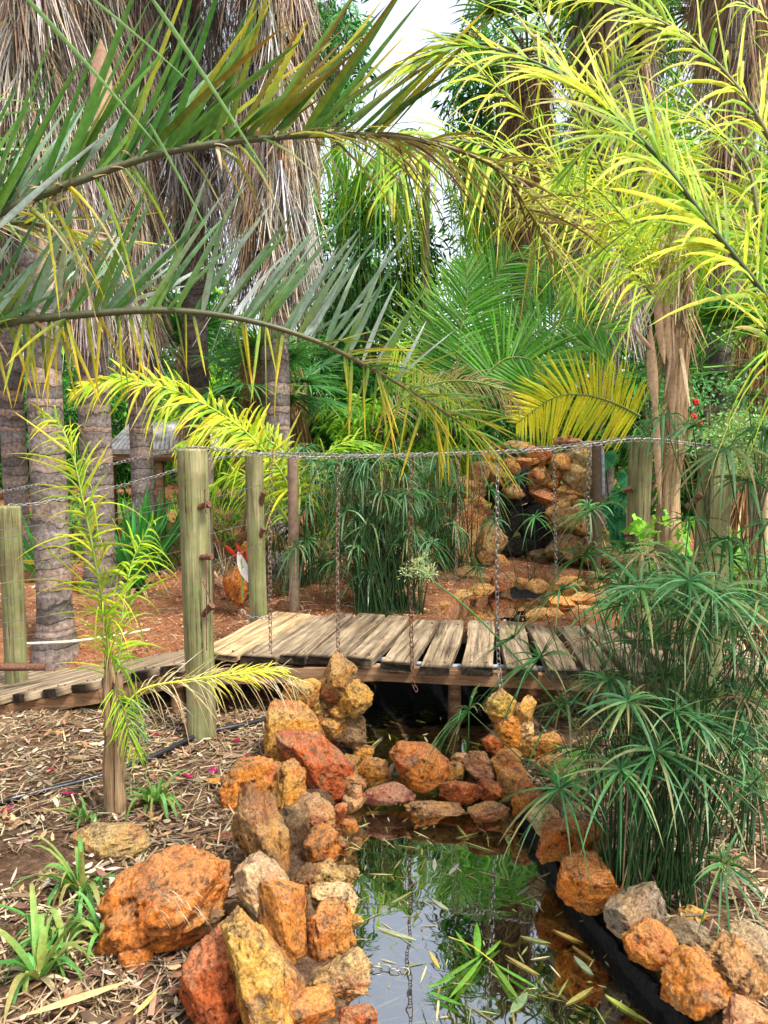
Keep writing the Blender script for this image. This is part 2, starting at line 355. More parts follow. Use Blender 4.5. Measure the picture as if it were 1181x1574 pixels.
mb.add(np.stack([X, Y, Z], -1).reshape(-1, 3), np.stack([idx[:-1, :-1], idx[:-1, 1:], idx[1:, 1:], idx[1:, :-1]], -1).reshape(-1, 4), (.3, .2, .1))
gr = mb.build('ground', SOIL); tag(gr, kind='structure'); gr.data.materials.append(MUD)
mi = np.zeros(len(gr.data.polygons), np.int32)
cz = (Z[:-1, :-1]+Z[1:, 1:]).ravel()/2; cyy = (Y[:-1, :-1]+Y[1:, 1:]).ravel()/2
mi[(((cz < -.40) & (cyy < 5.9)) | ((cz < -.06) & (cyy > 5.95) & (cyy < 8.3) & (X[:-1, :-1].ravel() > 0) & (X[:-1, :-1].ravel() < 3)))] = 1
gr.data.polygons.foreach_set('material_index', mi)
def sheet(name, ys, ls, rs, z, pad, y0, y1):
    mb = MB(); yy = np.linspace(y0, y1, 30); L = np.interp(yy, ys, ls)-pad; Rr = np.interp(yy, ys, rs)+pad
    v = np.stack([np.stack([L, yy, 0*yy+z], -1), np.stack([Rr, yy, 0*yy+z], -1)], 1).reshape(-1, 3)
    mb.add(v, [[2*i, 2*i+1, 2*i+3, 2*i+2] for i in range(29)], (1, 1, 1))
    return tag(mb.build(name, WATER), kind='structure')
DAMY = G(640, 1225, ZN)[1]
sheet('water', cy_, cl_, cr_, ZN, .06, 1.3, DAMY)
sheet('water', cy_, cl_, cr_, ZU, .05, DAMY-.02, 5.7)
sheet('water', far_y, far_l, far_r, ZF, .05, 5.93, 7.62)

# ------------------------------------------------------------ footbridge
deck = [(-750, 1092, 5.5, 42), (-400, 1090, 5.2, 41), (-150, 1090, 4.95, 40), (0, 1072, 4.8, 38), (140, 1048, 4.75, 36), (283, 1020, 4.75, 30), (322, 1008, 4.82, 20), (365, 1009, 4.8, 16), (431, 1010, 4.76, 12.5), (473, 1009, 4.75, 13.5),
        (530, 1010, 4.72, 14), (582, 1014, 4.66, 15), (646, 1026, 4.60, 11), (711, 1026, 4.57, 9), (778, 1027, 4.54, 6.5), (844, 1030, 4.5, 4), (920, 1033, 4.47, 2), (1000, 1036, 4.43, 0), (1250, 1046, 4.35, -4)]
dk = np.array(deck, float)
def deckat(px): return [np.interp(px, dk[:, 0], dk[:, k]) for k in (1, 2, 3)]
bridge = thing('footbridge', 'low weathered timber plank footbridge curving across the stream between chained posts', 'footbridge', (0, 4.7, 0))
def prism_mesh(name, hw, ln, th, mat, seed, warp=.004):
    r = np.random.default_rng(seed); mb = MB(); ns = 14; b = .005
    prof = np.array([(-hw+b, 0), (hw-b, 0), (hw, -b), (hw, -th+b), (hw-b, -th), (-hw+b, -th), (-hw, -th+b), (-hw, -b)])
    ph = r.uniform(0, 6, 4); V = []
    for i in range(ns):
        t = i/(ns-1); y = t*ln; dx = .006*math.sin(t*5+ph[0]); dz = warp*math.sin(t*4+ph[1]); kw = 1+.035*math.sin(t*7+ph[2])
        for k, (a, c) in enumerate(prof): V.append((a*kw+dx+r.normal(0, .0012), y+(r.normal(0, .004) if i in (0, ns-1) else 0), c+dz+r.normal(0, .001)))
    q = [[i*8+k, i*8+(k+1) % 8, (i+1)*8+(k+1) % 8, (i+1)*8+k] for i in range(ns-1) for k in range(8)]
    for o in (0, (ns-1)*8): q += [[o, o+1, o+2, o+7], [o+7, o+2, o+3, o+6], [o+6, o+3, o+4, o+5]]
    mb.add(V, q, (1, 1, 1)); return mb.build(name, mat, None, smooth=False)
bnds = [(285, 360), (365, 424), (431, 470), (473, 525), (530, 572), (582, 631), (646, 693), (711, 759), (778, 827), (844, 892), (908, 957), (974, 1024), (1042, 1092), (1110, 1160), (1178, 1230)]
bnds = [(283-46*(k+1), 283-46*k-3) for k in range(19, -1, -1)] + bnds
mb = MB(); mb.tube([(0, 0, -.01), (0, 0, .003)], .006, (.2, .17, .15), 8); NAILM = (lambda q: (q.data, bpy.data.objects.remove(q))[0])(mb.build('nail_head', RUST))
for i, (a, b) in enumerate(bnds):
    m = (a+b)/2; py, Y_, yaw = deckat(a); y2, Y2, _ = deckat(b)
    pa = P(a, py, Y_); pb = P(b, y2, Y2); c = (pa+pb)/2
    _, _, yaw = deckat(m)
    hw = np.linalg.norm((pb-pa)[:2])/2*math.cos(R(yaw*.9))
    th = .055; new = (a == 285); up = .0
    if new: th = .035; up = .018; hw = .15; c = P(330, 1008, 4.82); yaw = 19
    o = prism_mesh('plank', hw, 1.16+random.uniform(-.03, .03), th, PLANK, i+50)
    o.parent = bridge
    o.location = Vector(c)+Vector((0, 0, up+random.uniform(-.006, .006)))-bridge.location
    roll = math.atan2((pb-pa)[2], hw*2) if m < 283 else random.uniform(-.012, .012)
    o.rotation_euler = (random.uniform(-.006, .006), -roll, -R(yaw))
    k = random.uniform(.8, 1.15); o.color = (k, k*.97, k*.92, 1)
    if new: o.color = (1.55, 1.35, 1.05, 1); o['label'] = 'newer pale plank, wider and cleaner than the rest'
    for yy in (.09, 1.05):
        for xx in (-.5, .55):
            n_ = bpy.data.objects.new('nail_head', NAILM); COL.objects.link(n_); n_.parent = o; n_.location = (xx*hw, yy, .004)
def edge(off, z, rng_):
    out = []
    for px in rng_:
        py, Y_, yaw = deckat(px); c = P(px, py, Y_); out.append(c+np.array([math.sin(R(yaw))*off, math.cos(R(yaw))*off, z]))
    return np.array(out)
def beam(off, zc, hh, hw, name, mat, span):
    pts = edge(off, zc, span); mb = MB()
    for a, b in zip(pts[:-1], pts[1:]):
        d = nrm((b-a)[None])[0]; s_ = nrm(np.cross(d, [0, 0, 1])[None])[0]; u_ = np.cross(s_, d)
        mb.box((a+b)/2, (np.linalg.norm(b-a)/2-.001, hw, hh), (d, s_, u_), (1, 1, 1))
    return mb.build(name, mat, bridge, smooth=False)
beam(.07, -.105, .045, .03, 'bearer', BEAM, [-600, -150, 0, 140, 283, 582, 1240])
beam(1.02, -.105, .045, .03, 'bearer', BEAM, [-600, -150, 0, 140, 283, 582, 1240])
mb = MB(); mb.tube(edge(.30, -.085, np.linspace(430, 1240, 14)), .016, (1, 1, 1), 8); mb.build('conduit', CONDUIT, bridge)
mb = MB(); mb.tube(edge(.18, -.09, np.linspace(430, 1240, 14)), .012, (1, 1, 1), 8); mb.build('conduit', CONDUIT, bridge)
mb = MB()
for k, (px, off) in enumerate(((250, .12), (690, .5), (1000, .1), (560, 1.0), (60, .15))):
    py, Y_, yaw = deckat(px); c = P(px, py, Y_)+np.array([math.sin(R(yaw))*off, math.cos(R(yaw))*off, 0])
    mb = MB(); mb.tube([c+[0, 0, -.155], [c[0], c[1], min(hz(c[0], c[1]), -.3)-.1]], .045, (.3, .2, .1), 8); mb.build('stump_support', BEAM, bridge)
# rusty angle iron at the far edge of the ramp
a, b = G(-60, 1022, -.02), G(72, 1021, -.02)
mb = MB(); d = nrm((b-a)[None])[0]; s_ = nrm(np.cross(d, [0, 0, 1])[None])[0]
mb.box((a+b)/2, (np.linalg.norm(b-a)/2, .02, .003), (d, s_, np.cross(s_, d))); mb.box((a+b)/2+[0, -.018, -.02], (np.linalg.norm(b-a)/2, .003, .02), (d, s_, np.cross(s_, d)))
mb.build('angle_iron', RUST, bridge)

# ------------------------------------------------------------ posts
posts = {}
def post(key, px, pyt, Y_, dia, zbase, label, bolts=(), side=1):
    top = P(px, pyt, Y_); H = top[2]-zbase+.25
    t = thing('bridge_post', label, 'post', (top[0], Y_, zbase), 'round timber posts along the bridge')
    mb = MB(); ns = 26; zs = np.concatenate([np.linspace(-.25, H-.25-.012, 14), [H-.25-.004, H-.25]])
    for_r = [1]*14+[.97, .88]
    V = []
    for i, z in enumerate(zs):
        for k in range(ns):
            th = k*2*math.pi/ns; r_ = dia/2*for_r[i]*(1+.02*math.sin(th*3+key*2)+.012*math.sin(z*5+th+key)+.008*math.sin(th*9+z))
            V.append((r_*math.cos(th)+.006*math.sin(z*2+key), r_*math.sin(th), z))
    n = len(zs); q = [[i*ns+k, i*ns+(k+1) % ns, (i+1)*ns+(k+1) % ns, (i+1)*ns+k] for i in range(n-1) for k in range(ns)]
    V.append((0, 0, H-.25+.002)); q += [[(n-1)*ns+k, (n-1)*ns+(k+1) % ns, n*ns, n*ns] for k in range(ns)]
    mb.add(V, q, (1, 1, 1)); o = mb.build('shaft', POST, None); o.parent = t
    posts[key] = (top, dia, t)
    for (bpx, bpy, ang, L) in bolts:
        c = P(bpx, bpy, Y_-dia*.42); mb = MB()
        d = np.array([math.cos(ang)*.8, -.35, math.sin(ang)]); d /= np.linalg.norm(d)
        mb.tube([c-d*L*.5, c+d*L*.5], .009, (1, 1, 1), 8)
        for u, rr, l in ((-.42, .019, .014), (-.1, .017, .012), (.12, .017, .01), (.4, .021, .014)):
            mb.tube([c+d*(L*u-l), c+d*(L*u-l*.2), c+d*(L*u+l)], [rr, rr*1.08, rr], (1, 1, 1), 7)
        mb.build('wire_strainer', RUST, t)
    return t
post(1, 297, 690, 4.4, .170, -.25, 'tall grey-green timber post in front of the ramp with three rusty strainers', [(311, 778, .25, .10), (314, 856, .1, .10), (319, 938, .7, .09)])
post(2, 392, 699, 5.85, .138, .10, 'slimmer dimpled timber post behind the bridge, right of the tallest front post', [(404, 765, 1.2, .09), (403, 818, 1., .06)])
post(3, 987, 672, 5.5, .165, .0, 'pale green timber post behind the bridge left of the split palm trunk', [(966, 752, .2, .05), (967, 820, .3, .05)])
post(4, 1100, 690, 4.35, .185, -.25, 'stout mossy timber post rising out of the sedge at the right', [(1067, 770, .8, .10)])
post(5, 14, 778, 5.45, .155, -.07, 'short weathered timber post at the left edge of the ramp', [])
# staple tie rods on the tall front post
t = posts[1][2]
mb = MB(); mb.tube([P(315, 752, 4.3), P(316, 782, 4.29), P(318, 790, 4.29)], .005, (1, 1, 1), 6); mb.tube([P(312, 893, 4.3), P(325, 925, 4.28)], .005, (1, 1, 1), 6)
mb.tube([P(317, 860, 4.3), P(318, 1000, 4.3)], .0035, (1, 1, 1), 6); mb.build('tie_rod', RUST, t)

# ------------------------------------------------------------ chains and wires
def chain_mb(mb, pts, pitch, wr):
    seg = np.linalg.norm(np.diff(pts, axis=0), axis=1); cum = np.concatenate([[0], np.cumsum(seg)]); n = max(2, int(cum[-1]/pitch))
    L = pitch*1.36; Wd = pitch*.75
    for i in range(n):
        s_ = (i+.5)*cum[-1]/n; c = np.array([np.interp(s_, cum, pts[:, k]) for k in range(3)]); e = np.array([np.interp(min(s_+.01, cum[-1]), cum, pts[:, k]) for k in range(3)])
        f = np.array([np.interp(max(s_-.01, 0), cum, pts[:, k]) for k in range(3)])
        d = nrm((e-f)[None])[0]; a = np.array([0, 1., .2]) if abs(d[1]) < .9 else np.array([1., 0, 0])
        u = nrm(np.cross(d, a)[None])[0]; v = np.cross(d, u)
        an = (0.7 if i % 2 else -0.8)+random.uniform(-.25, .25); s2 = u*math.cos(an)+v*math.sin(an); nn = np.cross(d, s2)
        ring = []
        for k in range(10):
            th = k*2*math.pi/10; cc = math.cos(th); ss = math.sin(th)
            ctr = c+d*(np.sign(cc)*(L-Wd)/2+cc*Wd/2-0)+s2*ss*Wd/2
            rad = nrm((d*cc+s2*ss)[None])[0]
            ring.append([ctr+rad*wr*math.cos(p)+nn*wr*math.sin(p) for p in (0, math.pi/2, math.pi, 1.5*math.pi)])
        idx = np.arange(40).reshape(10, 4); nx = np.roll(idx, -1, 0)
        mb.add(np.array(ring).reshape(-1, 3), np.stack([idx, np.roll(idx, -1, 1), np.roll(nx, -1, 1), nx], -1).reshape(-1, 4), (1, 1, 1))
def chain(label, pts, pitch=.028, wr=.0027, mat=GALV, group=None, n=60):
    mb = MB(); chain_mb(mb, spline(pts, n), pitch, wr); o = mb.build('chain', mat); return tag(o, label, 'chain', group)
t1 = posts[1][0]; t2 = posts[2][0]; t3 = posts[3][0]; t4 = posts[4][0]
HC = 'handrail chains strung from post to post'
chain('near handrail chain from the tall front post across to the stout right post', [t1+[0, -.02, .008], P(345, 691, 4.4), P(400, 698, 4.42), P(480, 704, 4.42), P(600, 700, 4.42), P(740, 696, 4.4), P(860, 690, 4.4), P(985, 676, 4.38), t4+[0, -.02, .01]], group=HC)
chain('galvanised handrail chain along the far side of the bridge between the two back posts', [t2+[0, 0, .008], P(450, 697, 5.8), P(600, 701, 5.75), P(760, 694, 5.7), P(880, 684, 5.6), t3+[0, 0, .01]], .028, .0032, group=HC)
chain('upper of two chains running down left from the tall front post', [t1+[0, -.02, .008], P(255, 695, 4.5), P(180, 712, 4.6), P(90, 738, 4.75), P(0, 757, 4.9), P(-80, 775, 5)], group=HC)
chain('galvanised handrail chain on the far side of the ramp, lower of two at the left', [t2+[-.02, 0, -.01], P(330, 705, 5.9), P(230, 735, 5.8), P(130, 760, 5.7), P(50, 775, 5.5), posts[5][0]+[0, 0, .006]], .028, .0032, group=HC)
VC = 'chains hanging from the handrail chains'
chain('rusty vertical chain hanging nearest the slim back post, left of all the hanging chains', [P(417, 699, 4.42), P(415, 850, 4.45), P(416, 1000, 4.55)], .030, .0028, CHAINR, VC, 30)
chain('thin hanging chain over the middle of the far planks beside the tall sedge', [P(521, 704, 4.42), P(519, 860, 4.5), P(520, 1008, 4.6)], .030, .0032, CHAINR, VC, 30)
chain('rusty hanging chain ending between two planks near the middle of the deck', [P(632, 701, 4.42), P(631, 850, 4.45), P(634, 1030, 4.55), P(640, 1062, 4.56)], .032, .0032, RUST, VC, 30)
chain('galvanised hanging chain reaching down to the yellow rock right of the water', [P(765, 697, 4.4), P(764, 850, 4.42), P(766, 1000, 4.45), P(771, 1062, 4.4)], .031, .0030, GALV, VC, 30)
chain('thin galvanised hanging chain in front of the small waterfall', [P(852, 688, 5.6), P(853, 780, 5.65), P(856, 900, 5.7)], .030, .0032, GALV, VC, 30)
chain('heavier hanging chain in front of the cream rocks beside the waterfall', [P(906, 683, 5.5), P(904, 760, 5.5), P(905, 860, 5.6)], .034, .0034, GALV, VC, 30)
chain('hanging chain over the far left of the sedge behind the deck', [P(706, 696, 5.7), P(704, 800, 5.72), P(700, 905, 5.75)], .028, .0028, CHAINR, VC, 30)
chain('short chain coiled round the foot of the slim back post', [P(372, 938, 5.75), P(382, 948, 5.72), P(400, 950, 5.7), P(420, 946, 5.75)], .03, .0035, GALV, None, 20)
chain('short length of chain trailing over the water from the lower left bank', [G(558, 1482, ZN+.02), G(585, 1487, ZN+.006), G(612, 1491, ZN+.006), G(628, 1494, ZN+.004)], .03, .0032, GALV, None, 20)
wires = [((-60, 822), (285, 768)), ((-60, 836), (285, 775)), ((-60, 878), (285, 818)), ((-60, 905), (285, 846)), ((-60, 928), (300, 868)), ((-60, 968), (300, 898)), ((-60, 990), (300, 930))]
wnames = ['topmost', 'second', 'third', 'fourth', 'fifth', 'sixth', 'lowest']
for k, ((x0, y0), (x1, y1)) in enumerate(wires):
    mb = MB(); mb.tube(spline([P(x0, y0, 5.35), P((x0+x1)/2, (y0+y1)/2+5, 4.95), P(x1, y1, 4.45)], 12), .0022, (1, 1, 1), 5)
    tag(mb.build('fence_wire', GALV), wnames[k]+' of the seven thin wires stretched left from the tall front post', 'wire', 'thin wires along the ramp')
for k, (a, b) in enumerate((((310, 770), (400, 745)), ((318, 822), (405, 800)), ((325, 870), (402, 835)))):
    mb = MB(); mb.tube([P(*a, 4.4), P(*b, 5.8)], .002, (1, 1, 1), 5); tag(mb.build('fence_wire', GALV), ['upper', 'middle', 'lower'][k]+' thin wire between the tall front post and the slim back post', 'wire', 'thin wires between left posts')
mb = MB(); mb.tube([P(1000, 741, 5.45), P(1070, 743, 4.4)], .002, (1, 1, 1), 5); tag(mb.build('fence_wire', GALV), 'thin wire between the pale back post and the stout mossy post at the right', 'wire')

# ------------------------------------------------------------ rocks
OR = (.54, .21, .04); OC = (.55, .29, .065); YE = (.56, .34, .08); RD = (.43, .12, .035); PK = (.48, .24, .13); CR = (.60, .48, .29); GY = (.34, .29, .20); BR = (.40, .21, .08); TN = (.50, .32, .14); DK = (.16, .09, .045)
def ico(sub):
    import bmesh
    bm = bmesh.new(); bmesh.ops.create_icosphere(bm, subdivisions=sub, radius=1)
    v = np.array([x.co[:] for x in bm.verts]); f = np.array([[x.index for x in q.verts] for q in bm.faces]); bm.free(); return v, f
ICO5 = ico(5); ICO4 = ico(4); ICO3 = ico(3)
rseed = 0
def rock(px, py, w_, h_, rot, col, label, Yd=None, zb=-.27, big=False, mat=None, group='rocks edging the stream', sub=None, depth=.85, pit=1.):
    global rseed; rseed += 1
    if Yd is None:
        Yd = G(px, py+h_*.38, zb)[1]
        if py < 1160: Yd = min(Yd, 4.34 if px < 620 else 4.36)
    c = P(px, py, Yd); s_ = Yd/F
    ax, az = w_*s_/2*1.17, h_*s_/2*1.17; ay = (ax+az)/2*depth
    r = np.random.default_rng(rseed*13+5)
    src = sub if sub else (ICO5 if max(w_, h_) > 44 and py > 1000 else ICO4)
    v = src[0].copy(); n = len(v)
    off = r.uniform(-50, 50, 3)
    # low-frequency lumps, then flattened facets
    lo = np.array([mnoise.noise(Vector(p*1.1+off)) for p in v]); v = v*(1+.26*lo)[:, None]
    for _ in range(13):
        d = nrm(r.normal(size=(1, 3)))[0]; lim = r.uniform(.55, .82); k = v @ d; ex = np.maximum(k-lim, 0); v -= np.outer(ex*.93, d)
    v /= np.abs(v).max(0); A_ = np.array([ax, ay, az]); S_ = 26.
    m_ = np.array([mnoise.fractal(Vector(p*3.0+off), 1.0, 2.1, 5) for p in v])
    rd = np.array([abs(mnoise.noise(Vector(p*6+off))) for p in v])
    hf = np.array([mnoise.noise(Vector(p*15+off)) for p in v]); vs = v*A_*S_+off; vr = np.array([mnoise.voronoi(Vector(p))[0][0] for p in vs])
    pk = r.uniform(.45, 1.3); v = v*(1+(.05+.06*pk)*m_-.10*(rd < .1)*(1-rd*10)*pk+.04*pk*hf-.075*pk*np.clip(.34-vr, 0, .3)/.3)[:, None]
    A = np.array([ax, ay, az]); v = v*A
    mb = MB(); f = src[1]; mb.add(v, np.hstack([f, f[:, 2:3]]), (1, 1, 1))
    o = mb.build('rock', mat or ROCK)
    rm = Matrix(((RIGHT[0], FWD[0], UP[0]), (RIGHT[1], FWD[1], UP[1]), (RIGHT[2], FWD[2], UP[2])))
    o.rotation_euler = (rm @ Matrix.Rotation(-R(rot), 3, 'Y')).to_euler()
    o.location = c; o.color = (*[a*random.uniform(.93, 1.07) for a in col], 1)
    tag(o, label, 'rock', group); return o
L_ = 'rocks edging the left bank'; D_ = 'rocks of the small dam'; R_ = 'rocks edging the right bank'; W_ = 'rocks of the waterfall'
RK = [
 (518, 1038, 44, 72, -32, BR, 'pointed brown-orange rock leaning right, topmost rock of the left bank just below the planks', L_),
 (539, 1073, 60, 50, 10, OC, 'ochre rock under the pointed rock beside the liner, at the top of the left bank', L_),
 (526, 1093, 34, 24, 0, YE, 'small yellow rock squeezed below the ochre rock near the top of the left bank', L_),
 (497, 1064, 16, 26, 0, GY, 'small grey stone wedged between the red-topped rock and the ochre rock by the planks', L_),
 (473, 1070, 66, 60, 15, YE, 'yellow-orange rock with a red patch left of the small grey wedge stone', L_),
 (511, 1118, 42, 42, 5, OC, 'squarish ochre rock by the upper water edge, left bank', L_),
 (447, 1132, 92, 100, 30, OC, 'large rounded ochre rock behind the long red slab on the left bank', L_),
 (487, 1170, 138, 66, -45, RD, 'long red-orange slab lying diagonally down to the dam', L_),
 (384, 1215, 104, 78, 22, OR, 'orange-brown rock farthest left in the bank wall, beside the litter', L_),
 (449, 1218, 54, 92, 8, OC, 'upright narrow brown rock between the diagonal red slab and the tall dark rock', L_),
 (401, 1290, 74, 154, 14, BR, 'tall dark brown curved rock standing upright in the left bank', L_),
 (485, 1250, 68, 66, 0, PK, 'pinkish rock topping the stack at the left edge of the near pond', L_),
 (497, 1305, 60, 60, 0, OR, 'orange rock below the pinkish one in the stack at the pond edge', L_),
 (499, 1346, 68, 46, 10, TN, 'flat mottled tan rock in the middle of the stack at the pond edge', L_),
 (509, 1381, 76, 48, -5, CR, 'pale grey-yellow rock in the stack at the pond edge above the pitted orange one', L_),
 (505, 1431, 68, 84, 0, OR, 'pitted orange rock at the bottom of the stack at the pond edge', L_),
 (408, 1376, 76, 160, 38, CR, 'long cream rock leaning against the left bank', L_),
 (434, 1410, 84, 142, 12, OR, 'upright orange-brown rock in front of the long cream rock', L_),
 (403, 1502, 112, 196, 26, YE, 'large mossy yellow boulder near the bottom of the photo in the left bank', L_),
 (330, 1508, 102, 134, 10, RD, 'rough pitted red-brown rock left of the large yellow boulder', L_),
 (528, 1504, 96, 74, 5, TN, 'tan rounded rock at the pond edge near the bottom of the photo', L_),
 (466, 1552, 92, 76, 15, OR, 'orange-red rock cut by the bottom edge right of the yellow boulder', L_),
 (551, 1566, 60, 44, 0, RD, 'red rock at the very bottom edge touching the near pond', L_),
 (172, 1291, 116, 56, 10, TN, 'low tan rock in the litter by the foot of the palm stump', L_),
 (350, 1290, 44, 22, 0, RD, 'small flat red stone above the big orange slab', L_),
 (215, 1474, 60, 38, 0, OR, 'small orange lump under the lower left corner of the big slab', L_),
 (560, 1157, 28, 23, 0, OC, 'small ochre stone at the back left end of the dam', D_),
 (539, 1174, 32, 30, 0, OC, 'rounded ochre stone beside the lower tip of the red slab', D_),
 (577, 1181, 44, 36, 10, OR, 'orange stone just left of the largest dam rock', D_),
 (544, 1204, 38, 28, 0, BR, 'dark brown stone low at the left end of the dam', D_),
 (544, 1235, 34, 26, 0, TN, 'tan stone half in the near pond at the left end of the dam', D_),
 (646, 1174, 92, 68, -4, OR, 'largest rock of the dam, rough and orange, in mid stream', D_),
 (707, 1166, 36, 20, 0, OR, 'flat orange stone at the back of the dam right of the largest rock', D_),
 (696, 1187, 40, 34, 10, OC, 'ochre stone touching the right side of the largest dam rock', D_),
 (737, 1180, 46, 48, 15, PK, 'pinkish orange stone upright in the right half of the dam', D_),
 (593, 1222, 80, 34, 0, (.33, .13, .1), 'flat purplish red rock below the largest dam rock, wet underneath', D_),
 (710, 1218, 64, 36, -8, RD, 'dark red flat rock at the front of the dam', D_),
 (755, 1215, 36, 32, 0, RD, 'small dark red stone right of the flat dark red one', D_),
 (748, 1250, 60, 30, -5, BR, 'flat brown rock at the water line below the right end of the dam', D_),
 (672, 1243, 86, 18, 0, BR, 'flat rock just awash below the middle of the dam', D_),
 (786, 1202, 50, 48, 5, OC, 'rough ochre rock at the right end of the dam', D_),
 (811, 1226, 52, 60, -15, OR, 'orange rock at the top of the liner edge, right of the dam', D_),
 (781, 1168, 46, 38, 8, YE, 'yellow rock above the right end of the dam', R_),
 (759, 1143, 32, 32, 0, RD, 'round dark red rock at the right edge of the upper water', R_),
 (783, 1126, 46, 52, -15, OR, 'orange rock with a red face left of the cream one, right of the upper water', R_),
 (772, 1080, 50, 40, 5, YE, 'yellow rock with the chain end resting on it, below the planks', R_),
 (809, 1092, 28, 42, -15, YE, 'narrow yellow rock right of the one the chain rests on', R_),
 (804, 1118, 46, 30, -5, CR, 'cream rock on top of the right bank pile', R_),
 (774, 1102, 40, 26, 0, OR, 'small orange rock under the yellow rock the chain rests on', R_),
 (834, 1149, 58, 46, 0, OC, 'ochre rock half hidden by sedge behind the right bank pile', R_),
 (850, 1176, 48, 32, 0, TN, 'tan rock half hidden by sedge right of the dam', R_),
 (834, 1261, 46, 42, 10, CR, 'pale rock between the liner top and the pinkish orange rock', R_),
 (875, 1291, 88, 66, 0, OR, 'orange rock with pink and yellow patches beside the liner', R_),
 (914, 1289, 32, 62, 0, OC, 'narrow ochre rock tucked behind the pink-patched orange rock', R_),
 (903, 1357, 90, 76, -22, OR, 'big orange-brown rock tilted along the middle of the liner', R_),
 (972, 1405, 88, 68, 12, GY, 'grey boulder at the foot of the tall sedge', R_),
 (1007, 1452, 80, 66, -32, OR, 'orange and yellow rock below the grey boulder beside the liner', R_),
 (1053, 1433, 64, 42, -10, GY, 'small grey-tan rock behind the orange and yellow rock', R_),
 (1073, 1514, 86, 88, -12, OR, 'smooth orange block near the lower end of the liner', R_),
 (1132, 1499, 64, 110, 38, BR, 'brown-red slab tipped on edge at the lower right', R_),
 (1150, 1468, 96, 78, -20, GY, 'large grey rock behind the tipped red slab at the right edge', R_),
 (1146, 1566, 84, 56, 0, PK, 'pale orange rock in the bottom right corner', R_),
 (1060, 1406, 50, 28, 0, YE, 'small yellow stone in the litter right of the grey boulder', R_),
]
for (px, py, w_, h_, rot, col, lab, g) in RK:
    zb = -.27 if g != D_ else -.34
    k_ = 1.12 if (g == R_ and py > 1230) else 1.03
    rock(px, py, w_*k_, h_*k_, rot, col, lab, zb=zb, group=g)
# the big slab at left is modelled wider in depth
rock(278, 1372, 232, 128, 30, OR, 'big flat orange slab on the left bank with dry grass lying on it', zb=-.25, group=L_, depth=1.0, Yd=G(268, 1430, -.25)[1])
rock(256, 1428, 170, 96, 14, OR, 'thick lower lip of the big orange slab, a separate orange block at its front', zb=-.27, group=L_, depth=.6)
for (a_, b_, c_, d_, lab_) in ((452, 1290, 60, 90, 'filler rock painted dark as shade, in the gap between tall curved rock and pinkish stack'), (470, 1360, 44, 60, 'filler rock painted dark as shade, in the gap right of the long cream rock'), (472, 1440, 48, 110, 'filler rock painted dark as shade, between the upright orange rock and the pitted one'), (487, 1520, 50, 60, 'filler rock painted dark as shade, in the gap left of the tan rounded rock'), (455, 1180, 60, 60, 'filler rock painted dark as shade, under the long red slab'), (365, 1345, 60, 50, 'filler rock painted dark as shade, between the big slab and the tall curved rock'), (372, 1420, 50, 70, 'filler rock painted dark as shade, between the slab and the cream rock')):
    rock(a_, b_, c_, d_, 0, DK, lab_, zb=-.34, group=L_)  # fillers added in the gaps, their dark colour paints the crevice shade
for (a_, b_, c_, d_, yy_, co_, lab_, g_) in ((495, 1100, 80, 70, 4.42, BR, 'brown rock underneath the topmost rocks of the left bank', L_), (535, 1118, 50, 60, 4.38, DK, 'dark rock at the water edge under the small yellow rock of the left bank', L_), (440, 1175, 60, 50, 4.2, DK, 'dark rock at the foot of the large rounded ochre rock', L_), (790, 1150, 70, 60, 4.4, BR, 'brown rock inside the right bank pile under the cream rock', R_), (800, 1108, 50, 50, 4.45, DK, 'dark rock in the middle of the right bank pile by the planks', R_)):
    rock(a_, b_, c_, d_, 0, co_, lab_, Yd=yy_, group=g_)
WK = [
 (791, 687, 44, 18, 5, OC), (816, 699, 24, 22, 0, RD), (833, 702, 26, 24, 10, RD), (862, 710, 40, 28, 0, OR), (803, 711, 42, 14, 0, OR), (825, 730, 24, 38, -20, OR), (840, 740, 18, 18, 0, YE),
 (852, 729, 28, 18, 0, BR), (850, 743, 22, 22, 0, RD), (834, 762, 42, 24, -15, RD), (789, 756, 28, 22, 0, BR), (782, 720, 30, 30, -20, OR), (765, 725, 32, 34, 0, BR), (751, 702, 36, 24, 0, OR), (739, 724, 32, 32, 0, BR),
 (867, 678, 26, 14, 0, OR), (883, 682, 28, 14, 5, CR), (889, 705, 42, 42, 0, CR), (889, 732, 46, 40, 0, CR), (877, 757, 38, 26, 0, YE), (865, 777, 46, 42, 0, OC), (878, 803, 52, 40, 10, TN), (874, 838, 64, 40, 0, DK), (917, 851, 74, 38, -10, TN), (751, 838, 44, 60, 0, TN),
 (794, 858, 98, 38, -12, OR), (832, 878, 62, 24, -8, OC), (775, 893, 46, 32, 10, PK), (803, 897, 32, 22, 0, RD), (828, 901, 38, 26, -10, OC), (735, 908, 62, 26, 12, OR), (701, 918, 52, 24, 15, OC), (668, 936, 50, 24, 20, OR), (643, 948, 30, 20, 0, OC),
 (950, 876, 56, 24, 0, OR), (931, 911, 62, 30, 0, OR), (842, 946, 64, 28, 5, OC), (965, 940, 60, 30, 0, OR), (900, 942, 50, 24, 0, TN)]
cn = {OR: 'orange', OC: 'ochre', YE: 'yellow', RD: 'red', PK: 'pinkish', CR: 'cream', GY: 'grey', BR: 'brown', TN: 'tan', DK: 'dark mossy'}
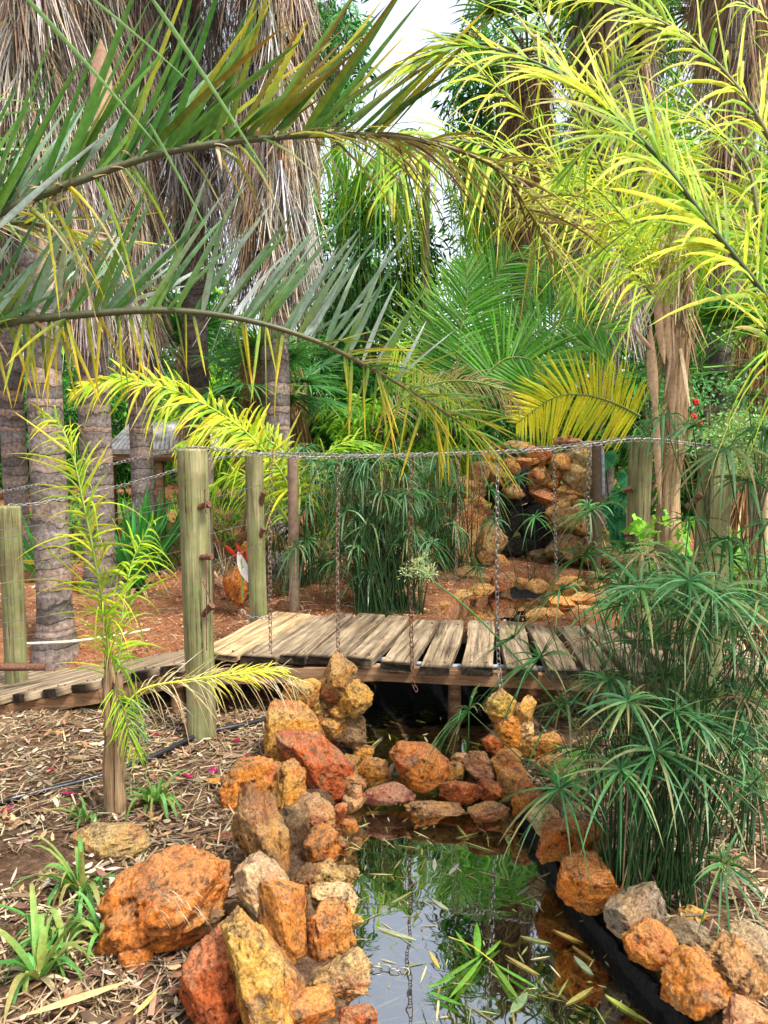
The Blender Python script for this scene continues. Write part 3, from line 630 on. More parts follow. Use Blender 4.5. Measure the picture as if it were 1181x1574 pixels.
WL = ['flat ochre capstone at the top left of the waterfall wall', 'small red stone under the handrail chain on top of the waterfall', 'second small red stone on top of the waterfall, right of the first', 'orange capstone at the right end of the overhanging ledge', 'thin orange ledge stone on the waterfall lip',
 'orange stone slanting down below the waterfall lip', 'small yellow stone at the foot of the slanting stone under the waterfall lip', 'thin brown stone below the orange capstone', 'small red stone behind the thin galvanised hanging chain', 'red stone jutting out above the wet black rock', 'brown stone left of the wet black rock',
 'orange stone at upper left of the waterfall wall', 'brown block left of the orange stone on the waterfall wall', 'orange capstone farthest left but one on the waterfall wall', 'brown block at the far left of the waterfall wall', 'small orange stone on the very top below the yellow frond', 'small cream stone on the very top below the yellow frond',
 'upper of two big cream rocks behind the heavier hanging chain', 'lower of two big cream rocks behind the heavier hanging chain', 'yellow stone below the two cream rocks', 'ochre rock in the middle right of the waterfall wall', 'tan rock low in the right side of the waterfall wall', 'dark mossy rock at the foot of the waterfall', 'tan sloping rock at the right foot of the waterfall', 'tan rock at the left foot of the waterfall',
 'long arched orange slab across the foot of the waterfall', 'ochre rock under the right end of the arched slab', 'pinkish rock at the left rim of the far pool', 'small red rock between pinkish and ochre rim rocks of the far pool', 'ochre rock at the back rim of the far pool', 'orange rock at the left rim of the far pool behind the planks', 'ochre rock left of the orange rim rock of the far pool', 'orange rock just behind the tall sedge, left rim of the far pool', 'ochre rock touching the back edge of the deck at the left of the far pool',
 'orange rock at the foot of the pale green post', 'orange rock among sedge leaves at the right rim of the far pool', 'ochre rock at the back edge of the deck right of the far pool', 'orange rock behind the deck nearest the split palm trunk', 'tan rock at the back edge of the deck among sedge leaves']
for k, ((px, py, w_, h_, rot, col), lab) in enumerate(zip(WK, WL)):
    if k < 25: Yd = 7.9+(.15 if k in (22, 21) else .3)*0+(py < 790)*.15
    else: Yd = G(px, py+h_*.4, .05)[1]
    col = tuple(lerp(a_, b_, .5) for a_, b_ in zip(col, (.46, .29, .13)))
    rock(px, py, w_*(1.12 if k < 25 else .95), h_*(1.15 if k < 25 else .85), rot, col, lab, Yd=Yd, group=W_, sub=ICO4 if w_ > 40 else ICO3, depth=1.0 if k < 25 else .6)
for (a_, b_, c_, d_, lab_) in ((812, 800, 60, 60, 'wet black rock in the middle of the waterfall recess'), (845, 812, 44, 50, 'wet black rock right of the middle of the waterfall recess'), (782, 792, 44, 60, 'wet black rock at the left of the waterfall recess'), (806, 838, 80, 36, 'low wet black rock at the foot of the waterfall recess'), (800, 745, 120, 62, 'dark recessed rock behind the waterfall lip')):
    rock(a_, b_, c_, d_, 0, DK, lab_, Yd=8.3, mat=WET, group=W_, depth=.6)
for (a_, b_, c_, d_, co_, lab_) in ((757, 872, 60, 36, OC, 'ochre rock between the tall tan block and the far pool'), (728, 890, 50, 30, BR, 'brown rock in front of the tall tan block'), (905, 884, 66, 38, BR, 'brown rock at the right foot of the waterfall below the heavy hanging chain'), (878, 903, 46, 28, OC, 'ochre rock at the back right of the far pool'), (940, 898, 54, 30, TN, 'tan rock left of the pale green post near the ground'),
 (690, 898, 44, 28, DK, 'dark mossy rock between the sedge and the far pool rim'), (862, 928, 40, 20, OR, 'flat orange rock at the right rim of the far pool'), (698, 868, 60, 44, BR, 'brown rock at the left foot of the tall tan block'), (850, 862, 60, 30, DK, 'dark mossy rock right of the arched orange slab'), (905, 925, 56, 26, OC, 'ochre rock in the sedge leaves right of the far pool'), (720, 790, 40, 60, BR, 'brown block left of the waterfall recess behind sedge leaves'), (726, 750, 44, 40, TN, 'tan block at the far left of the waterfall wall below the capstones')):
    rock(a_, b_, c_*1.15, d_*1.15, 0, co_, lab_, Yd=(8.05 if b_ < 885 else G(a_, b_+d_*.4, .08)[1]), group=W_, depth=.8)
rr_ = random.Random(4); used = set()
def small(px, py, w_, h_, cols, zb, grp, side):
    cname, col = rr_.choice(cols)
    q = min((r_ for r_ in RK if r_[7] != D_), key=lambda r_: math.hypot(r_[0]-px, r_[1]-py)); ws = []
    for w0 in q[6].replace(',', '').split():
        ws.append(w0)
        if w0 in ('rock', 'stone', 'slab', 'boulder', 'block') and len(ws) > 1: break
    dx, dy = px-q[0], py-q[1]; d_ = ('right of' if dx > 0 else 'left of') if abs(dx) > abs(dy) else ('just below' if dy > 0 else 'just above')
    lab = 'small %s stone %s the %s, %s bank' % (cname, d_, ' '.join(ws[:8]), side)
    if lab in used: return
    used.add(lab); rock(px, py, w_, h_, rr_.uniform(-30, 30), col, lab, zb=zb, group=grp)
for k in range(36):
    t_ = k/36; px_ = rr_.uniform(-1, 1)*40+np.interp(t_, [0, .5, 1], [520, 460, 440]); py_ = 1110+t_*440
    if k % 2: px_ = 560-rr_.uniform(10, 50)
    small(px_, py_, rr_.uniform(16, 34), rr_.uniform(14, 28), [('orange', OR), ('ochre', OC), ('brown', BR), ('red', RD), ('tan', TN)], -.30, 'small stones wedged in the left bank', 'left')
for k in range(18):
    t_ = (k+.5)/18; px_ = np.interp(t_, [0, .5, 1], [840, 925, 1090])+rr_.uniform(-10, 60); py_ = 1240+t_*320
    small(px_, py_, rr_.uniform(18, 38), rr_.uniform(16, 30), [('orange', OR), ('ochre', OC), ('brown', BR), ('grey', GY), ('tan', TN)], -.25, 'small stones on the right bank', 'right')
rock(712, 840, 56, 130, 0, TN, 'tall tan block left of the waterfall, partly behind sedge', Yd=8.1, group=W_, depth=.9)
rock(362, 902, 34, 58, 8, OR, 'rough orange rock standing under the white and red flower behind the slim post', Yd=6.9, group='rocks behind the bridge')
rock(385, 845, 40, 26, 0, OC, 'ochre stone behind the slim back post near the flower', Yd=7.3, group='rocks behind the bridge')
rock(425, 835, 60, 24, 0, TN, 'low tan rock behind the sedge right of the slim back post', Yd=7.8, group='rocks behind the bridge')

# liner edge
lp = [G(a, b, -.312) for a, b in ((792, 1236), (815, 1275), (850, 1328), (895, 1392), (945, 1455), (1000, 1515), (1060, 1576), (1130, 1640))]
sp = spline(lp, 90); mb = MB(); rows = []
for i, c in enumerate(sp):
    j = .006*math.sin(i*1.3)+.022*mnoise.noise((i*.35, 0, 0))+.010*mnoise.noise((i*1.1, 5, 0)); rows += [c+[.035+j, .01, -.03], c+[.02+j, 0, .004+j], c+[.006+j, 0, .006], c+[.002+j, 0, -.012], c+[.004-j*.5, 0, -.05], c+[.03, 0, -.35]]
idx = np.arange(len(rows)).reshape(-1, 6); mb.add(rows, np.stack([idx[:-1, :-1], idx[:-1, 1:], idx[1:, 1:], idx[1:, :-1]], -1).reshape(-1, 4), (1, 1, 1))
tag(mb.build('liner_and_shade_sheet', LINER_SHADE), 'black plastic pond liner edge running diagonally along the right of the near pond', 'pond liner')
lp = [G(a, b, -.28) for a, b in ((575, 1058), (562, 1085), (548, 1110), (538, 1140), (532, 1170))]
sp = spline(lp, 40); mb = MB(); rows = []
for i, c in enumerate(sp):
    j = .004*math.sin(i*1.7); rows += [c+[-.05, 0, .05], c+[j, 0, .02], c+[.012+j, 0, -.02], c+[.02, 0, -.2]]
idx = np.arange(len(rows)).reshape(-1, 4); mb.add(rows, np.stack([idx[:-1, :-1], idx[:-1, 1:], idx[1:, 1:], idx[1:, :-1]], -1).reshape(-1, 4), (1, 1, 1))
tag(mb.build('liner_and_shade_sheet', LINER_SHADE), 'short black liner edge at the left of the upper water below the planks', 'pond liner')
mb = MB(); xs_ = np.linspace(-.25, 1.2, 30); rows = []  # added black sheet: shade of the void under the bridge, put in as colour
for i, x in enumerate(xs_): rows += [(x, 5.62+.03*math.sin(i*1.1), .03), (x, 5.56+.03*math.sin(i*1.1), -.10), (x, 5.53+.04*math.sin(i*.9), -.6)]
idx = np.arange(len(rows)).reshape(-1, 3); mb.add(rows, np.stack([idx[:-1, :-1], idx[:-1, 1:], idx[1:, 1:], idx[1:, :-1]], -1).reshape(-1, 4), (1, 1, 1))
tag(mb.build('liner_and_shade_sheet', LINER_SHADE), 'added black sheet standing in for the shade under the bridge behind the upper water', 'pond liner')
lp = [(.36, 5.95), (.44, 6.3), (.60, 6.75), (.85, 7.25), (1.15, 7.55), (1.6, 7.6)]
sp = spline([(a, b, 0) for a, b in lp], 50); mb = MB(); rows = []
for i, c in enumerate(sp):
    j = .02*mnoise.noise((i*.6, 3, 0)); rows += [c+[-.10, .05, .11+j], c+[j, 0, .09], c+[.03, -.02, .03+j], c+[.05, -.04, -.2]]
idx = np.arange(len(rows)).reshape(-1, 4); mb.add(rows, np.stack([idx[:-1, :-1], idx[:-1, 1:], idx[1:, 1:], idx[1:, :-1]], -1).reshape(-1, 4), (1, 1, 1))
tag(mb.build('liner_and_shade_sheet', LINER_SHADE), 'curved black liner edge under the orange rim rocks of the far pool', 'pond liner')
# hose
mb = MB(); hp = spline([G(-60, 1247, -.23), G(60, 1216, -.22), G(155, 1192, -.21), G(240, 1160, -.20), G(310, 1128, -.20), G(380, 1112, -.21), G(430, 1100, -.23)], 50)
for k, dz in ((0, 0), (1, .0)):
    mb.tube(hp+np.array([0, -.035*k, .0+.01*k]), .014, (1, 1, 1), 8)
tag(mb.build('hose', HOSE), 'black irrigation hose lying across the litter under the ramp', 'hose')

# ------------------------------------------------------------ litter
def on_ground(n, x0, x1, y0, y1):
    x = U(x0, x1, n); y = U(y0, y1, n)
    k = np.ones(n, bool)
    for ys_, ls, rs in ((cy_, cl_, cr_), (far_y, far_l, far_r)):
        L = np.interp(y, ys_, ls)-.06; Rr = np.interp(y, ys_, rs)+.06; k &= ~((x > L) & (x < Rr) & (y > ys_[0]) & (y < ys_[-1]))
    Lw = np.interp(y, cy_, cl_); Rw = np.interp(y, cy_, cr_); k &= ~((x > Lw-np.interp(y, [2., 2.6, 3.4, 4.2, 4.6], [.55, .50, .36, .2, .0])) & (x < Lw+.2) & (y < 4.6)); k &= ~((x < Rw+.1) & (x > Rw-.2) & (y < 4.6))
    x, y = x[k], y[k]; return np.stack([x, y, hgt(x, y)+U(.004, .035, len(x))], -1)
def litter(name, n, box, Lr, Wr, cols, prof='line', tilt=.18):
    B = on_ground(n, *box); nn = np.array([mnoise.noise((p[0]*3.1, p[1]*3.1, 7)) for p in B]); B = B[nn > rng.normal(-.18, .16, len(B))]; m = len(B); th = U(0, 2*math.pi, m); D = np.stack([np.cos(th), np.sin(th), U(-tilt, tilt, m)], -1)
    S = np.cross(D, np.array([0, 0, 1.]))+U(-.4, .4, (m, 3)); mb = MB(); c = pick(cols, m, .3)
    mb.leaves(B, D, S, U(Lr[0], Lr[1], m), U(Wr[0], Wr[1], m), U(-.1, .25, m), c, c*U(.7, 1.1, (m, 1)), 3, .15, prof); return tag(mb.build(name, DRY), kind='stuff')
straw = [(.34, .25, .15), (.28, .20, .12), (.20, .135, .08), (.46, .36, .23), (.15, .095, .055), (.28, .21, .13), (.08, .05, .03)]
litter('straw_litter', 25000, (-3.2, .2, 1.4, 5.3), (.03, .16), (.003, .009), straw)
litter('straw_litter', 12000, (.7, 3.4, 1.4, 5.0), (.05, .22), (.003, .010), straw)
litter('leaf_litter', 5200, (-3.2, .2, 1.4, 5.4), (.03, .09), (.012, .030), [(.30, .17, .08), (.45, .30, .16), (.18, .09, .05), (.5, .4, .28)], 'lens', .4)
litter('leaf_litter', 2600, (.7, 3.4, 1.4, 5.2), (.03, .09), (.012, .030), [(.30, .17, .08), (.45, .30, .16), (.5, .42, .3)], 'lens', .4)
litter('straw_litter', 6500, (-5, 3.5, 5.7, 9.5), (.04, .25), (.003, .008), [(.45, .25, .14), (.55, .42, .28), (.28, .12, .06)])
litter('bark_litter', 900, (-3.2, .2, 1.4, 5.4), (.03, .12), (.02, .05), [(.16, .09, .05), (.28, .17, .1), (.1, .06, .04)], 'line', .3)
litter('bark_litter', 400, (.7, 3.4, 1.4, 5.2), (.03, .12), (.02, .05), [(.16, .09, .05), (.28, .17, .1)], 'line', .3)
# pebbles of red soil behind the bridge
mb = MB(); B = on_ground(5000, -5, 3, 5.6, 9.5); iv, if_ = ico(1); m = len(B); sz = U(.004, .016, m)
v = (iv[None]*sz[:, None, None]*U(.6, 1.3, (m, 1, 3))+B[:, None]-[0, 0, .012]); q = (if_[None]+np.arange(m)[:, None, None]*len(iv)).reshape(-1, 3)
mb.add(v.reshape(-1, 3), np.hstack([q, q[:, 2:]]), np.repeat(pick([(.42, .17, .07), (.3, .11, .05), (.5, .27, .14)], m, .3), len(iv), 0)); tag(mb.build('gravel', PLAIN), kind='stuff')
# bougainvillea petals and a few distinct leaves
for k, (px, py, where) in enumerate([(78, 1182, 'left of the split stump above the hose'), (105, 1217, 'just below the hose left of the split stump'), (196, 1240, 'touching the foot of the split stump'), (290, 1192, 'between the strap-leaved tuft and the tall post'), (326, 1183, 'beside the curled orange leaf'), (362, 1138, 'right of the tall post foot'), (384, 1160, 'right of the tall post, nearer the rocks'), (150, 1100, 'under the ramp left of the young palm'), (240, 1128, 'under the ramp right of the young palm'), (12, 1243, 'at the left edge beside the hose'), (60, 1120, 'under the far left of the ramp')]):
    c = G(px, py, -.20); mb = MB(); n = 4; th = U(0, 6.28, n); D = np.stack([np.cos(th), np.sin(th), U(.1, .5, n)], -1)
    cc = pick([(.45, .01, .12), (.5, .02, .2), (.35, .02, .05)], n); mb.leaves(np.tile(c, (n, 1)), D, np.cross(D, [0, 0, 1.]), U(.025, .04, n), U(.022, .03, n), .2, cc, cc, 3, .1, 'lens')
    tag(mb.build('fallen_petal', LEAF), 'crumpled magenta petal on the litter '+where, 'petal', 'magenta petals on the litter')
for k, (px, py, L, W, yaw, col, lab) in enumerate([(316, 1198, .10, .06, .3, (.6, .27, .05), 'curled orange dead leaf on the litter right of the strap-leaved tuft'), (100, 1125, .11, .06, 2.8, (.42, .22, .08), 'curled brown dead leaf under the ramp'),
        (30, 1562, .34, .035, .5, (.5, .35, .16), 'long split palm sheath lying at the bottom left corner'), (205, 1560, .12, .02, 1.2, (.55, .42, .12), 'narrow yellow leaf on the litter at the bottom left')]):
    c = G(px, py, -.2); D = np.array([[math.cos(yaw), math.sin(yaw), .1]]); mb = MB(); mb.leaves([c], D, np.cross(D, [0, 0, 1.]), L, W, .1, col, tuple(a*.7 for a in col), 6, .35, 'lens'); tag(mb.build('fallen_leaf', DRY), lab, 'leaf')
# dry grass wisp on the slab
c = P(270, 1385, G(270, 1440, -.27)[1]-.32); n = 60; B = c+U(-.05, .05, (n, 3))*[1.6, .4, .8]; D = np.stack([U(.2, 1, n)*np.where(U(0, 1, n) > .4, 1, -1), U(-.4, .2, n), U(-.3, .15, n)], -1)
mb = MB(); cc = pick([(.4, .32, .2), (.26, .2, .12)], n); mb.leaves(B, D, np.cross(D, [0, .3, 1.]), U(.03, .09, n), .005, .5, cc, cc, 4); tag(mb.build('dry_grass', DRY), 'wisp of dry grey grass lying on the big orange slab', 'dry grass')

# ------------------------------------------------------------ pond leaves
def float_leaf(px, py, L, W, yaw, col, label, dz=.004, up=.02):
    c = G(px, py, ZN)+[0, 0, dz]; D = np.array([[math.cos(yaw), math.sin(yaw), up]]); mb = MB(); mb.leaves([c], D, np.cross(D, [0, 0, 1.]), L, W, .0, col, tuple(a*.75 for a in col), 6, .06, 'lens')
    return tag(mb.build('floating_leaf', LEAF), label, 'leaf', 'leaves floating on the near pond')
fl = [(600, 1390, .13, .013, .7, (.3, .34, .14), 'narrow olive leaf on the sky reflection above the trailing chain'), (830, 1500, .15, .016, 2.4, (.34, .28, .1), 'brown-olive leaf right of the sprig'), (720, 1290, .14, .010, 1.9, (.36, .34, .12), 'thin upright olive leaf below the dam'), (800, 1440, .12, .02, -.4, (.28, .3, .12), 'olive leaf between the sprig and the liner'), (870, 1545, .14, .02, .6, (.3, .26, .08), 'brown leaf at the bottom right of the water'), (640, 1446, .17, .022, 2.7, (.40, .42, .26), 'long pale leaf lying across the sky reflection'), (668, 1340, .10, .018, 1.5, (.55, .5, .42), 'whitish upright dry leaf left of the floating sprig'), (690, 1345, .10, .02, 1.0, (.55, .5, .4), 'whitish dry leaf slanting right above the floating sprig'),
      (912, 1500, .11, .026, 2.0, (.22, .28, .18), 'grey-green oval leaf near the liner'), (930, 1530, .16, .022, -.9, (.35, .4, .08), 'yellow-green leaf beside the liner near the bottom'), (785, 1558, .12, .035, .9, (.20, .28, .14), 'broad grey leaf at the bottom of the pond picture'),
      (765, 1365, .11, .016, 1.4, (.14, .34, .05), 'narrow green leaf pointing at the dam'), (795, 1378, .10, .02, .8, (.2, .25, .14), 'grey narrow leaf right of the green narrow leaf'), (850, 1430, .13, .018, -.7, (.5, .33, .1), 'orange-brown leaf by the middle of the liner'),
      (880, 1455, .11, .018, -1.0, (.38, .26, .08), 'brown leaf just under the liner middle'), (676, 1490, .10, .016, 1.9, (.5, .4, .12), 'yellow curled leaf left of the sprig'), (735, 1340, .14, .012, -.5, (.35, .35, .14), 'thin pale leaf in the middle of the dark reflection'), (760, 1310, .16, .012, 2.6, (.4, .42, .16), 'thin long leaf below the brown waterline rock'),
      (700, 1290, .13, .012, .4, (.3, .3, .1), 'thin olive leaf below the dam left of centre'), (610, 1300, .12, .010, -.3, (.3, .28, .1), 'thin olive leaf near the pinkish bank rock'), (690, 1400, .10, .02, 2.3, (.42, .42, .28), 'pale folded leaf at the top of the sprig')]
for a in fl: float_leaf(*a[:5], a[5], a[6])
# the floating bamboo sprig
s0, s1 = G(690, 1440, ZN+.015), G(760, 1480, ZN+.015)
sprig = thing('bamboo_sprig', 'fresh green bamboo sprig with narrow leaves floating on the near pond', 'sprig', s0)
mb = MB(); mb.tube(spline([s0, (s0+s1)/2+[0, .01, .01], s1], 10), .0022, (.4, .33, .06), 5); mb.build('stem', STEM, sprig)
for (px, py, qx, qy, W) in [(735, 1468, 733, 1418, .030), (742, 1472, 690, 1535, .020), (737, 1470, 672, 1510, .018), (757, 1478, 800, 1540, .020), (760, 1480, 830, 1520, .014), (745, 1470, 770, 1445, .016), (655, 1522, 712, 1545, .018), (655, 1518, 700, 1500, .018), (722, 1460, 700, 1430, .014)]:
    a, b = G(px, py, ZN+.012), G(qx, qy, ZN+.02); D = (b-a)[None]; mb = MB(); c = (.10+random.uniform(-.03, .06), random.uniform(.22, .34), .04)
    mb.leaves([a], D, np.cross(D, [0, 0, 1.]), np.linalg.norm(b-a), W, 0, c, tuple(x*.8 for x in c), 6, .12, 'lens'); mb.build('leaf', LEAF, sprig)
# submerged and small leaves: uncountable
def pond_debris(n, z0, z1, ys_, ls, rs, y0, y1, cols, Lr, Wr, name, mat=DRY):
    y = U(y0, y1, n); L = np.interp(y, ys_, ls); Rr = np.interp(y, ys_, rs); x = L+(Rr-L)*U(.04, .96, n); B = np.stack([x, y, U(z0, z1, n)], -1)
    th = U(0, 6.28, n); D = np.stack([np.cos(th), np.sin(th), U(-.03, .03, n)], -1); c = pick(cols, n, .3); mb = MB()
    mb.leaves(B, D, np.cross(D, [0, 0, 1.]), U(Lr[0], Lr[1], n), U(Wr[0], Wr[1], n), 0, c, c*.8, 4, 0, 'lens'); return tag(mb.build(name, mat), kind='stuff')
olive = [(.16, .14, .03), (.34, .26, .06), (.08, .10, .025), (.22, .18, .05)]
pond_debris(900, ZN-.10, ZN-.015, cy_, cl_, cr_, 1.6, DAMY, olive, (.06, .2), (.006, .02), 'submerged_leaves')
pond_debris(520, ZU-.1, ZU-.012, cy_, cl_, cr_, DAMY, 5.2, [(.2, .24, .04), (.34, .3, .06), (.12, .16, .03), (.26, .3, .07)], (.05, .15), (.006, .02), 'submerged_leaves')
pond_debris(240, ZN+.002, ZN+.004, cy_, cl_, cr_, 1.6, DAMY, [(.3, .32, .12), (.42, .36, .18), (.2, .22, .07), (.16, .12, .05)], (.02, .13), (.003, .009), 'floating_debris')
pond_debris(50, ZU+.002, ZU+.004, cy_, cl_, cr_, DAMY, 4.9, [(.45, .42, .14), (.5, .45, .25), (.5, .2, .06)], (.03, .12), (.004, .012), 'floating_debris')

# ------------------------------------------------------------ fronds
def frond(parent, path, n, Lmax, W, c0, c1, upv=(0, 0, 1), alpha=(65, 30), lift=20, droop=.3, name='frond', rr=(.012, .003), rc=(.12, .11, .03), segs=4, fold=.22, jit=.12, sides=(1, -1), lprof=None, mat=LEAF, t0=.06, rv=10, wj=.25, Ls=(1, 1), bare=0., mixc=None, face=None):
    pts = spline(path, 60); T = nrm(np.gradient(pts, axis=0))
    mb = MB(); mb.tube(pts, np.linspace(rr[0], rr[1], 60), rc, 6); fo = mb.build(name, STEM, parent)
    ml = MB(); cum = np.concatenate([[0], np.cumsum(np.linalg.norm(np.diff(pts, axis=0), axis=1))]); cum /= cum[-1]
    for si, sgn in enumerate(sides):
        t = np.clip(np.linspace(t0, .995, n)+rng.normal(0, .35/n, n), 0, 1)
        if bare: t = t[U(0, 1, len(t)) > bare]
        m = len(t)
        B = np.stack([np.interp(t, cum, pts[:, k]) for k in range(3)], -1); Tt = nrm(np.stack([np.interp(t, cum, T[:, k]) for k in range(3)], -1))
        Uv = np.tile(np.array(upv, float), (m, 1)); S = nrm(np.cross(Tt, Uv)); N = np.cross(S, Tt)
        al = np.radians(lerp(alpha[0], alpha[1], t)+rng.normal(0, rv, m)); li = np.radians(lift+rng.normal(0, rv*1.3, m))
        D = Tt*np.cos(al)[:, None]+(S*sgn*np.cos(li)[:, None]+N*np.sin(li)[:, None])*np.sin(al)[:, None]
        env = (np.sin(np.pi*np.clip(t*.8+.18, 0, 1))**.6) if lprof is None else np.interp(t, *lprof)
        L = Lmax*env*Ls[si]*(1+rng.normal(0, jit, m)); L = np.maximum(L, .02)
        fv = N if face is None else np.tile(np.array(face, float), (m, 1))
        Sv = np.cross(D, nrm(fv+rng.normal(0, .3, (m, 3))))
        a = pick([c0] if not isinstance(c0, list) else c0, m, .2); b = pick([c1] if not isinstance(c1, list) else c1, m, .2)
        ml.leaves(B, D, Sv, L, W*(1+rng.normal(0, wj, m)).clip(.4, 1.6), droop*(1+rng.normal(0, .5, m)).clip(.1, 2.5), a, b, segs, fold)
    ml.build('leaflets', mat, fo); return fo
GRN = [(.05, .15, .03), (.08, .22, .04), (.11, .26, .05)]; GG = [(.34, .44, .36), (.09, .22, .07), (.42, .52, .46), (.2, .34, .2)]
YT = [(.65, .46, .02), (.36, .4, .03), (.12, .26, .03), (.1, .22, .04)]; LIM = [(.28, .48, .02), (.40, .56, .02), (.18, .42, .03)]; YEL = [(.7, .6, .02), (.58, .6, .02), (.46, .58, .02)]
DRYC = [(.42, .32, .2), (.3, .2, .11), (.5, .42, .3), (.22, .13, .07)]

# date palm leaning in from the left
dp = thing('date_palm', 'date palm at the left whose two long arching grey-green fronds cross in front of everything', 'palm', (-3.3, 1.9, -.25))
mb = MB(); tp = spline([(-3.3, 1.9, -.4), (-3.3, 1.9, .6), (-3.2, 1.9, 1.6)], 16); mb.tube(tp, .2+.015*np.sin(np.arange(16)*2.4), (.25, .18, .11), 14); mb.build('trunk', PLAIN, dp)
PA = [(-3.15, 1.95, 1.7), P(-150, 400, 2.1), P(0, 326, 2.2), P(120, 278, 2.25), P(250, 235, 2.3), P(400, 213, 2.35), P(520, 207, 2.4), P(610, 211, 2.45), P(700, 230, 2.5), P(765, 262, 2.55), P(810, 320, 2.6), P(850, 400, 2.65)]
def gradient_frond(parent, path, spec):
    """a long frond whose leaflets change along it: spec rows are (t0, t1, sides, count, length, width, alpha, lift, droop, c0, c1)"""
    pts = spline(path, 90); T = nrm(np.gradient(pts, axis=0)); mb = MB(); mb.tube(pts, np.linspace(.016, .003, 90), np.array([(.07, .075, .03)]*90)+np.outer(np.clip(np.linspace(-1, 1, 90), 0, 1), [.12, .06, 0]), 8)
    fo = mb.build('frond', STEM, parent); ml = MB(); cum = np.concatenate([[0], np.cumsum(np.linalg.norm(np.diff(pts, axis=0), axis=1))]); cum /= cum[-1]
    for (a0, a1, dirp, cnt, L, W, sp, droop, c0, c1) in spec:
        t = np.sort(U(a0, a1, cnt)); B = np.stack([np.interp(t, cum, pts[:, k]) for k in range(3)], -1)
        B += rng.normal(0, .004, B.shape)
        D = np.tile(np.array(dirp, float), (cnt, 1))+rng.normal(0, sp, (cnt, 3)); Sv = np.cross(D, np.array([.0, -1, .25])+rng.normal(0, .45, (cnt, 3)))
        LL = np.maximum(U(.75, 1.15, cnt)*L, .03)
        ml.leaves(B, D, Sv, LL, W*U(.7, 1.2, cnt), droop*U(.4, 1.6, cnt), pick(c0, cnt, .2), pick(c1, cnt, .2), 6, .2)
    ml.build('leaflets', LEAF, fo); return fo
DG = [(.04, .13, .02), (.07, .19, .03), (.1, .25, .04), (.16, .3, .04)]
gradient_frond(dp, PA, [
 (.20, .42, (.5, .1, .75), 44, .46, .016, .18, .12, DG+GG, DG),
 (.22, .45, (.6, .5, .1), 30, .30, .011, .3, .7, GG, YT),
 (.38, .70, (.6, -.05, 1.05), 46, .56, .026, .13, .05, DG, DG+[(.4, .36, .03)]),
 (.40, .66, (.5, .35, .8), 24, .42, .020, .14, .06, GG, GG),
 (.64, .82, (.75, -.1, .75), 34, .50, .025, .16, .05, DG+[(.26, .3, .03)], [(.5, .38, .02), (.2, .08, .02), (.1, .2, .03)]),
 (.40, .75, (.45, .2, -.6), 30, .24, .012, .25, .6, YT, YT+DRYC),
 (.78, .99, (.6, -.1, -.55), 50, .34, .008, .3, .3, [(.38, .3, .04), (.12, .09, .03), (.3, .34, .05)], [(.14, .06, .03), (.5, .4, .06)]),
 (.74, .97, (.9, 0, .1), 40, .30, .009, .3, .35, [(.2, .14, .04), (.4, .38, .05)], [(.16, .08, .04), (.4, .3, .08)]),
 (.35, .82, (.3, -.3, .1), 80, .07, .012, .6, .3, DRYC, DRYC)])
PB = [(-3.15, 1.95, 1.6), P(-140, 530, 2.25), P(0, 498, 2.35), P(120, 484, 2.4), P(250, 477, 2.45), P(370, 490, 2.5), P(480, 522, 2.55), P(570, 566, 2.6), P(650, 612, 2.65), P(720, 658, 2.75), P(790, 705, 2.85)]
gradient_frond(dp, PB, [
 (.30, .50, (.45, -.1, .75), 34, .28, .018, .25, .2, DG+YT, YT),
 (.30, .62, (-.35, -.1, -.75), 38, .27, .014, .3, .3, YT, [(.7, .48, .02), (.6, .46, .03)]),
 (.48, .84, (.58, 0, .85), 44, .44, .024, .14, .05, GG+DG, GG+[(.4, .4, .04)]),
 (.48, .86, (.5, .45, .75), 30, .40, .020, .16, .08, GG, GG),
 (.50, .94, (.05, -.1, -1), 54, .26, .013, .16, .05, DG+[(.3, .34, .03)], [(.75, .5, .02), (.6, .42, .02), (.26, .3, .03)]),
 (.78, .97, (1, -.1, .2), 30, .26, .008, .2, .25, [(.4, .36, .1)]+DG, YT),
 (.84, .97, (.7, -.1, -.7), 20, .24, .006, .16, .2, YT+DG, YT),
 (.45, .60, (.3, -.3, .1), 26, .08, .013, .6, .3, [(.5, .25, .08)]+DRYC, DRYC)])
# shorter side frond at the far left between the two long ones
PC = [(-3.15, 1.95, 1.7), P(-200, 250, 2.9), P(-60, 330, 3.0), P(60, 345, 3.05), P(130, 365, 3.1), P(190, 420, 3.15)]
gradient_frond(dp, PC, [(.3, .9, (.75, 0, .5), 60, .50, .013, .3, .1, DG+GG, DG+YT), (.55, .99, (.8, 0, -.1), 50, .36, .011, .25, .2, YT+DRYC, YT), (.5, .95, (.6, 0, -.6), 40, .24, .010, .3, .2, DRYC+YT, DRYC)])
PD = [(-3.15, 1.95, 1.7), P(-260, 160, 2.6), P(-120, 210, 2.7), P(0, 270, 2.8)]
gradient_frond(dp, PD, [(.3, .98, (.8, 0, .35), 44, .46, .012, .25, .1, DG+GG, DG+YT), (.4, .98, (.6, 0, -.3), 40, .4, .014, .25, .1, DG+GG, DG)])
# overhead leaf blades crossing the top
ml = MB(); bl = [((30, -15), (205, 170), .55, .012), ((225, -15), (385, 215), .6, .012), ((120, -20), (260, 90), .4, .008), ((230, 190), (310, 330), .3, .008)]
for (a, b, L, W) in bl:
    A, Bp = P(*a, 1.75), P(*b, 1.75); D = (Bp-A)[None]; ml.leaves([A], D, np.cross(D, [0, -1, .3]), np.linalg.norm(Bp-A)*1.25, W, .05, [(.1, .2, .05)], [(.15, .3, .07)], 10, .2)
o = ml.build('leaflets', LEAF, dp)

